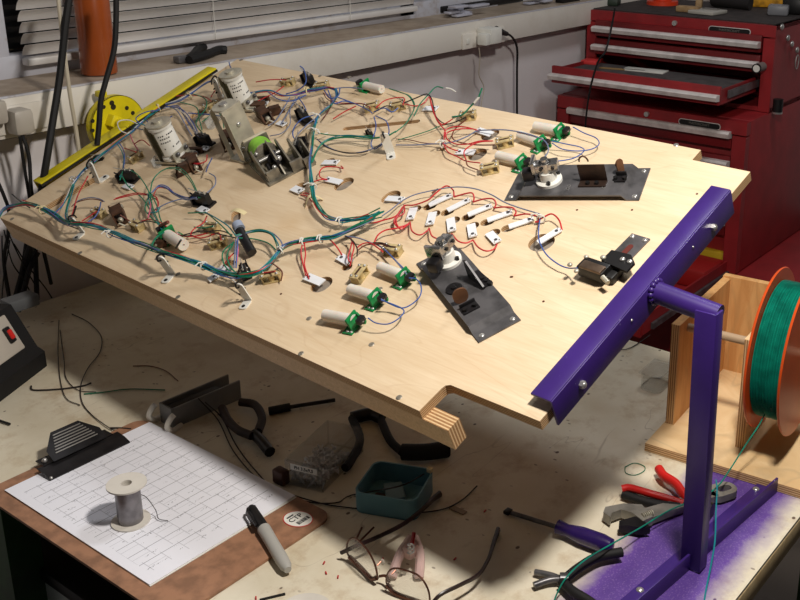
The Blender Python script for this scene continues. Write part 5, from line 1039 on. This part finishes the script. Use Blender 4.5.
def tubes(name,label,cat,parts):
    g=thing(name,label,cat,hit(*parts[0][2][0][:2],z=0))
    for nm,m,P,r in parts: adopt(MB().tube(crs([hit(a,b_,z=c) for a,b_,c in P]),r,10).build(nm,m),g)
    return g
tubes('dark_pliers','dark handled pliers lying in shade under the board behind the clipboard','pliers',[('handle',DK,[(222,408,.012),(228,420,.012),(238,430,.012),(252,436,.012)],.006),('handle',DK,[(240,402,.012),(255,405,.012),(262,418,.012),(258,432,.012)],.006),('jaws',BSTEEL,[(254,434,.01),(262,442,.01),(270,452,.009)],.0075)])
tubes('black_screwdriver','black stick tool lying under the board above the screw box','screwdriver',[('handle',BLKR,[(269,411,.006),(290,407,.006)],.006),('shaft',BSTEEL,[(290,407,.006),(335,400,.006)],.003)])
tubes('black_pliers','black handled pliers in deep shade right of the screw box','pliers',[('handle',BLKR,[(352,418,.01),(360,440,.01),(350,462,.01),(345,468,.01)],.0058),('handle',BLKR,[(380,418,.01),(390,440,.01),(402,452,.01)],.0058),('jaws',BSTEEL,[(352,418,.01),(370,414,.01),(382,418,.01)],.009)])
tubes('black_grip','black tool handle lying under the front notch of the board','tool handle',[('handle',BLKR,[(402,452,.012),(425,452,.014),(448,449,.012)],.011)])
tag(MB().box(tuple(hit(281,476,z=.01)),(.014,.02,.02),bev=.003).build('brown_block',mat('brown_block',(70,40,30),.6)),'small brown block beside the left end of the screw box','block')
# dark power box at the left
g=thing('power_supply','black power unit with a red rocker switch at the left edge of the bench','power unit',hit(20,360,z=0))
e0=hit(47,366,z=0); e1=hit(0,402,z=0); dv=(e1-e0).normalized(); back=V((dv.y,-dv.x,0)); back=-back if back.y<0 else back
ang=math.atan2(dv.y,dv.x); M=T(e0.x,e0.y,0,ang); sgn=1 if (M.to_3x3()@V((0,1,0))).dot(V((0,1,0)))>0 else -1
h1=.034
b=MB(); b.prism([(0,0),(0,.026),(sgn*.012,.034),(sgn*.047,.102),(sgn*.17,.102),(sgn*.17,0)],0,.2,M,ax=0); adopt(b.build('case',BLKR),g)
pa=math.atan2(.07-h1,.134)*sgn
Mp=M@Matrix.Translation((.075,sgn*.07,h1+.0165))@Matrix.Rotation(pa,4,'X')
p=hit(10,327,z=.055); pa=sgn*math.atan2(.068,.035); Mp=M@T(.052,sgn*.0285,.0695)@Matrix.Rotation(pa,4,'X')
adopt(MB().box((.02,0,0),(.09,.06,.006),Mp,bev=.002).build('control_panel',mat('grey_cream_panel',(196,188,176),.5)),g)
sw=Mp@T(-.008,0,.004,.65); adopt(MB().box((0,0,0),(.012,.026,.008),sw@Matrix.Rotation(-.65,4,'Z'),bev=.002).build('switch_frame',BLK),g)
adopt(MB().box((0,0,.003),(.008,.016,.008),sw@Matrix.Rotation(-.65,4,'Z'),bev=.002).build('red_rocker',mat('red_rocker_plastic',(220,40,34),.3)),g)
b=MB(); b.box(tuple(hit(20,302,z=.09)),(.05,.03,.02),bev=.003); tag(b.build('grey_connector',mat('grey_connector_plastic',(90,92,94),.5)),'grey connector block behind the black power unit','connector')
# loose wires on the bench
def bwire(label,P,c,r=.001,name='wire_offcut'):
    tag(MB().tube(crs([hit(a,b_,z=z_) for a,b_,z_ in P]),r,5).build(name,W[c] if c in W else c),label,'wire')
for l,P,c,r in [('long dark wire looping down behind the clip of the clipboard',[(72,314,.002),(88,322,.002),(101,336,.002),(100,352,.002),(88,368,.002),(81,385,.002),(82,402,.002),(92,415,.002),(108,427,.003),(118,432,.003)],'black',.0008),
 ('thin dark wire rising from the coil of offcuts at the left',[(59,320,.002),(58,350,.002),(60,378,.002),(66,398,.002),(80,405,.002)],'black',.0007),('second thin dark wire beside the first one at the left',[(60,330,.002),(64,360,.002),(66,378,.002),(78,390,.002),(96,392,.002)],'black',.0007),
 ('green wire lying across the shadow edge at the left',[(84,394,.002),(105,392,.002),(130,389,.002),(165,390,.002)],'green',.001),('black wire offcut with bent tip left of the clipboard',[(31,386,.002),(34,390,.002),(60,389,.002),(82,386,.002),(91,383,.002)],'black',.0013),('short black wire piece above the clipboard paper',[(110,428,.004),(120,428,.004),(131,429,.004)],'black',.0014),
 ('short black stick at the left edge of the bench',[(-2,420,.003),(10,424,.003)],BLKR,.0018),('thin dark curved offcut in the shade under the board',[(133,366,.001),(150,366,.001),(166,371,.001),(178,381,.001)],'brown',.0008),
 ('dark wire running from the holder down past the screw box',[(205,402,.03),(222,418,.004),(236,445,.002),(255,470,.002),(275,488,.002),(320,503,.002),(352,508,.002),(400,513,.002),(440,510,.002),(462,500,.002),(477,486,.002)],'black',.0009),
 ('second dark wire curving between holder and blue box',[(198,398,.03),(218,420,.004),(234,452,.002),(262,482,.002),(300,500,.002),(335,503,.002),(352,495,.002),(400,486,.03),(424,474,.03)],'black',.0009),
 ('small green wire ring left of the red pliers',[(625,467,.001),(634,463,.001),(644,466,.001),(644,471,.001),(635,475,.001),(626,473,.001),(625,467,.001)],'green',.0006),
 ('thin dark wire lying right of the board corner',[(612,350,.002),(630,348,.002),(650,335,.002)],'black',.0008),
 ('dark wire hanging in front of the plywood box panel',[(686,322,.15),(689,340,.12),(695,360,.08),(699,375,.06)],'black',.001),]:
    bwire(l,P,c,r)
tag(MB().box(tuple(hit(458,510,z=.001)),(.008,.022,.0012),None).build('clear_tape_bit',mat('clear_tan_tape',(150,126,92),.4)),'small tan tape piece on the bench near the eyeglasses','tape')
for i,(x,y,r) in enumerate([(324,563,.4),(326,573,1.),(338,577,.7),(383,559,.8),(455,559,.1),(485,511,.1),(256,598,.9)]):
    p=hit(x,y,z=.001); tag(MB().box((0,0,0),(.0045,.0014,.0014),T(p.x,p.y,.0012,r)).build('red_sleeve_bit',W['red']),'tiny red wire sleeve clipping on the bench','scrap','red sleeve clippings on the bench')
p=hit(303,598,z=.02); g=thing('cream_spool','cream plastic disc edge showing at the bottom of the picture','spool',(p.x,p.y,0))
p=hit(305,612,z=.02); adopt(MB().lathe([(.006,0),(.027,0),(.027,.002),(.012,.003),(.012,.018),(.027,.019),(.028,.021),(.006,.021)],36,Matrix.Translation((p.x,p.y,.0))).build('spool_body',CR_),g)
adopt(MB().tube([hit(260,600,z=.005),hit(285,594,z=.012)],.0016).build('lead_end',BLKR),g)
# ---------------- tools at the right
HP=mat('purple_screwdriver_handle',(44,26,90),.25,0,.1,30,coat=.5)
h0=hit(558,527,z=.012); h1_=hit(613,547,z=.012); d=h1_-h0; M=Matrix.Translation(h0)@d.to_track_quat('Z','Y').to_matrix().to_4x4(); Lh=d.length
g=thing('screwdriver','flat screwdriver with dark purple handle lying on the bench','screwdriver',h0)
adopt(MB().lathe([(0,0),(.0095,0),(.0085,.004),(.0075,.012),(.0108,Lh*.45),(.011,Lh*.8),(.009,Lh*.97),(.004,Lh),(0,Lh)],10,M).build('handle',HP),g)
adopt(MB().tube([hit(560,528,z=.011),hit(512,513,z=.004)],.0028,10).build('shaft',STEEL),g); adopt(MB().box(tuple(hit(508,511.5,z=.004)),(.010,.008,.0045),bev=.001).build('tip',BSTEEL),g)
tubes('long_nose_pliers','long nose pliers with black handles lying open at the bottom right','pliers',[('handle',BLKR,[(566,578,.01),(580,567,.012),(598,557,.012),(622,552,.012)],.0055),('handle',BLKR,[(562,582,.01),(574,592,.012),(590,602,.012),(610,618,.012)],.0055),('jaw',STEEL,[(534,585.5,.006),(550,580,.008),(566,579,.009)],.0038),('jaw',STEEL,[(535,572,.006),(550,575,.008),(564,580,.009)],.0034),('joint',STEEL,[(560,580,.009),(568,580,.009)],.008)])
tubes('combination_pliers','pliers with red and black handles lying behind the adjustable wrench','pliers',[('handle',mat('red_grip',(206,32,28),.4),[(659,469,.012),(664,476,.014),(676,484,.014),(684,496,.012),(690,502,.01)],.0062),('handle',mat('red_grip',(206,32,28),.4),[(622,489,.014),(630,488,.016),(648,493,.016),(672,500,.012),(686,505,.01)],.0048),('grip_back',BLKR,[(623,494,.008),(640,500,.008),(660,505,.008),(680,507,.008)],.0058),('joint',BSTEEL,[(686,503,.009),(700,508,.009),(712,512,.009)],.011)])
g=thing('adjustable_wrench','grey steel adjustable wrench lying under the purple post','wrench',hit(670,510,z=0))
a=hit(640,519,z=.008); e=hit(741,486,z=.008); dv=e-a; ang=math.atan2(dv.y,dv.x); Lw=dv.length; M=T(a.x,a.y,.004,ang)
WS=mat('worn_grey_steel',(146,142,134),.4,.4,.2,50)
b=MB(); b.prism([(0,-.011),(Lw*.25,-.0085),(Lw*.72,-.0095),(Lw*.72,.0095),(Lw*.25,.0085),(0,.011)],.0,.009,M)
o_=rrect(.04,.026,.012,6,Lw*.72+.012); i_=rrect(.02,.011,.0054,6,Lw*.72+.016); n=len(o_)
for z0 in (0,): 
    VV=[[b.bm.verts.new(M@V((p[0],p[1],z))) for p in L] for L,z in ((o_,0),(o_,.009),(i_,.009),(i_,0))]
    for A_,B_ in zip(VV,VV[1:]+VV[:1]):
        for k in range(n): b.bm.faces.new((A_[k],A_[(k+1)%n],B_[(k+1)%n],B_[k]))
b.prism([(.01,-.012),(.012,.014),(-.006,.026),(-.03,.030),(-.038,.022),(-.036,.010),(-.03,.016),(-.016,.017),(-.008,.006),(-.006,-.014)],0,.012,M)
adopt(b.build('wrench_body',WS),g); b=MB(); b.prism([(-.004,-.012),(-.008,-.001),(-.030,.0),(-.036,-.008),(-.026,-.012),(-.016,-.022),(-.004,-.026)],.001,.011,M); adopt(b.build('sliding_jaw',BSTEEL),g)
b=MB(); 
for k in range(6): b.cyl(M@V((-.001+k*.0026,-.006,.012)),M@V((.0002+k*.0026,-.006,.012)),.0038,seg=12)
adopt(b.build('worm_screw',ZINC),g)
# ---------------- plywood spool stand with rod and reel
ca=math.radians(5); C0=V((.573,-.588,0)); MS_=Matrix(((math.cos(ca),math.sin(ca),0,C0.x),(math.sin(ca),-math.cos(ca),0,C0.y),(0,0,1,0),(0,0,0,1)))
PW=M_wood('pale_pine_plywood',(214,178,128),(232,202,156),(2,2,10)); PW2=M_wood('orange_pine_panel',(196,142,86),(216,168,110),(9,9,1.5),5); BE=M_edge('box_plywood_edge',4,2,.012)
g=thing('spool_stand','open plywood stand with two upright panels holding the wire reel','plywood stand',C0)
def bxp(name,a0,a1,b0,b1,z0,z1,m):
    o=MB().box(((a0+a1)/2,(b0+b1)/2,(z0+z1)/2),(a1-a0,b1-b0,z1-z0),MS_).build(name,m,smooth=False); return adopt(o,g)
bxp('base_board',0,.33,0,.215,.0005,.012,PW)
o=bxp('base_edge',-.0008,0,.0,.215,.001,.0118,BE)
bxp('end_panel',.0655,.267,.002,.014,.012,.163,PW2); bxp('end_panel_edge',.0647,.0655,.0024,.0136,.0125,.1625,M_edge('panel_edge',4,1,.012))
bxp('back_panel',.267,.279,.002,.215,.012,.166,PW2)
bxp('support_panel',.056,.15,.106,.118,.012,.170,PW); bxp('support_edge',.0552,.056,.1064,.1176,.0125,.1695,MATS['panel_edge'])
rc=C0+V((.088,-.139,.148)); 
p=lambda a,b_,z:MS_@V((a,b_,z))
ra,rb,rz=.098,.152,.148
adopt(MB().cyl(p(ra,-.0,rz),p(ra,.26,rz),.006,seg=18).build('axle_rod',mat('beech_dowel',(176,150,120),.5)),g)
g=thing('wire_reel','large orange reel wound with teal green wire on the plywood stand','wire reel',p(ra,rb,rz))
MR=MS_@Matrix.Translation((ra,rb-.024,rz))@Matrix.Rotation(-PI/2,4,'X')
OR_=mat('orange_reel_plastic',(222,84,30),.35,0,.08,10); RR=.107
b=MB(); t=.003; wR=.046
for z in (0,wR-t): b.lathe([(.0075,z),(RR,z),(RR+.001,z+t/2),(RR,z+t),(.0075,z+t),(.0075,z)],64,MR)
b.lathe([(.03,t),(.03,wR-t)],40,MR); b.lathe([(.0075,0),(.0075,wR)],24,MR)
adopt(b.build('reel_body',OR_),g)
TW=mat('teal_reel_wire',(16,138,116),.35,0,.2,60)
pr=[]; z=t+.0008; i=0
while z<wR-t-.0005: pr.append((.090+.0009*math.cos(i*PI)+.0006*math.sin(i*1.3),z)); z+=.0008; i+=1
adopt(MB().lathe([(.03,t+.0005)]+pr+[(.03,wR-t-.0005)],72,MR).build('wound_wire',TW),g)
LWIRE=crs([MR@V((.091*math.cos(2.6),.091*math.sin(2.6),.03))]+[hit(*q[:2],z=q[2]) for q in ((786,345,.15),(776,385,.115),(763,418,.08),(745,446,.055),(727,474,.03),(716,488,.02),(700,498,.02),(670,510,.018),(640,528,.018),(610,545,.026),(585,560,.026),(566,578,.02),(556,596,.01),(552,610,.006))])
adopt(MB().tube(LWIRE,.0009,6).build('loose_wire',TW),g)
tag(MB().tube(crs([hit(*q[:2],z=q[2]) for q in ((716,480,.03),(717,490,.03),(716,510,.03),(715,540,.02),(711,565,.012),(706,590,.006),(703,610,.003))]),.001,6).build('wire_end',W['teal']),'teal wire end dropping beside the purple post to the bench edge','wire')
# clear box and things at the right under the board
a=hit(641,392,z=0); M=T(a.x+.0,a.y,0,.0); g=thing('clear_box','small smoky clear plastic box left of the plywood stand','box',a)
a=hit(650,390,z=0); M=T(a.x+.02,a.y,0,.05)
adopt(tray(.055,.035,.026,.002,M).build('box_tray',SB),g); adopt(MB().box((0,0,.0275),(.056,.036,.002),M).build('lid',SB),g)
# ================================================================ LIGHT
ld=bpy.data.lights.new('work_lamp','POINT'); ld.shadow_soft_size=.055; ld.energy=LAMP_W*4*.9; ld.color=(1,.94,.86)
lo=bpy.data.objects.new('work_lamp',ld); COL.objects.link(lo); lo.location=LAMP_P
l2=bpy.data.lights.new('wall_fill_light','POINT'); l2.shadow_soft_size=.2; l2.energy=FILL_W; l2.color=(.95,.97,1)  # added fill light without a visible source, brightens wall and chests
lo=bpy.data.objects.new('wall_fill_light',l2); COL.objects.link(lo); lo.location=FILL_P
w=bpy.data.worlds.new('room_light'); SC.world=w; w.use_nodes=True; w.node_tree.nodes['Background'].inputs[0].default_value=(*AMB_C,1); w.node_tree.nodes['Background'].inputs[1].default_value=AMB
vs=SC.view_settings; vs.view_transform='Standard'; vs.look='None'; vs.gamma=1; vs.use_curve_mapping=False; vs.exposure=0
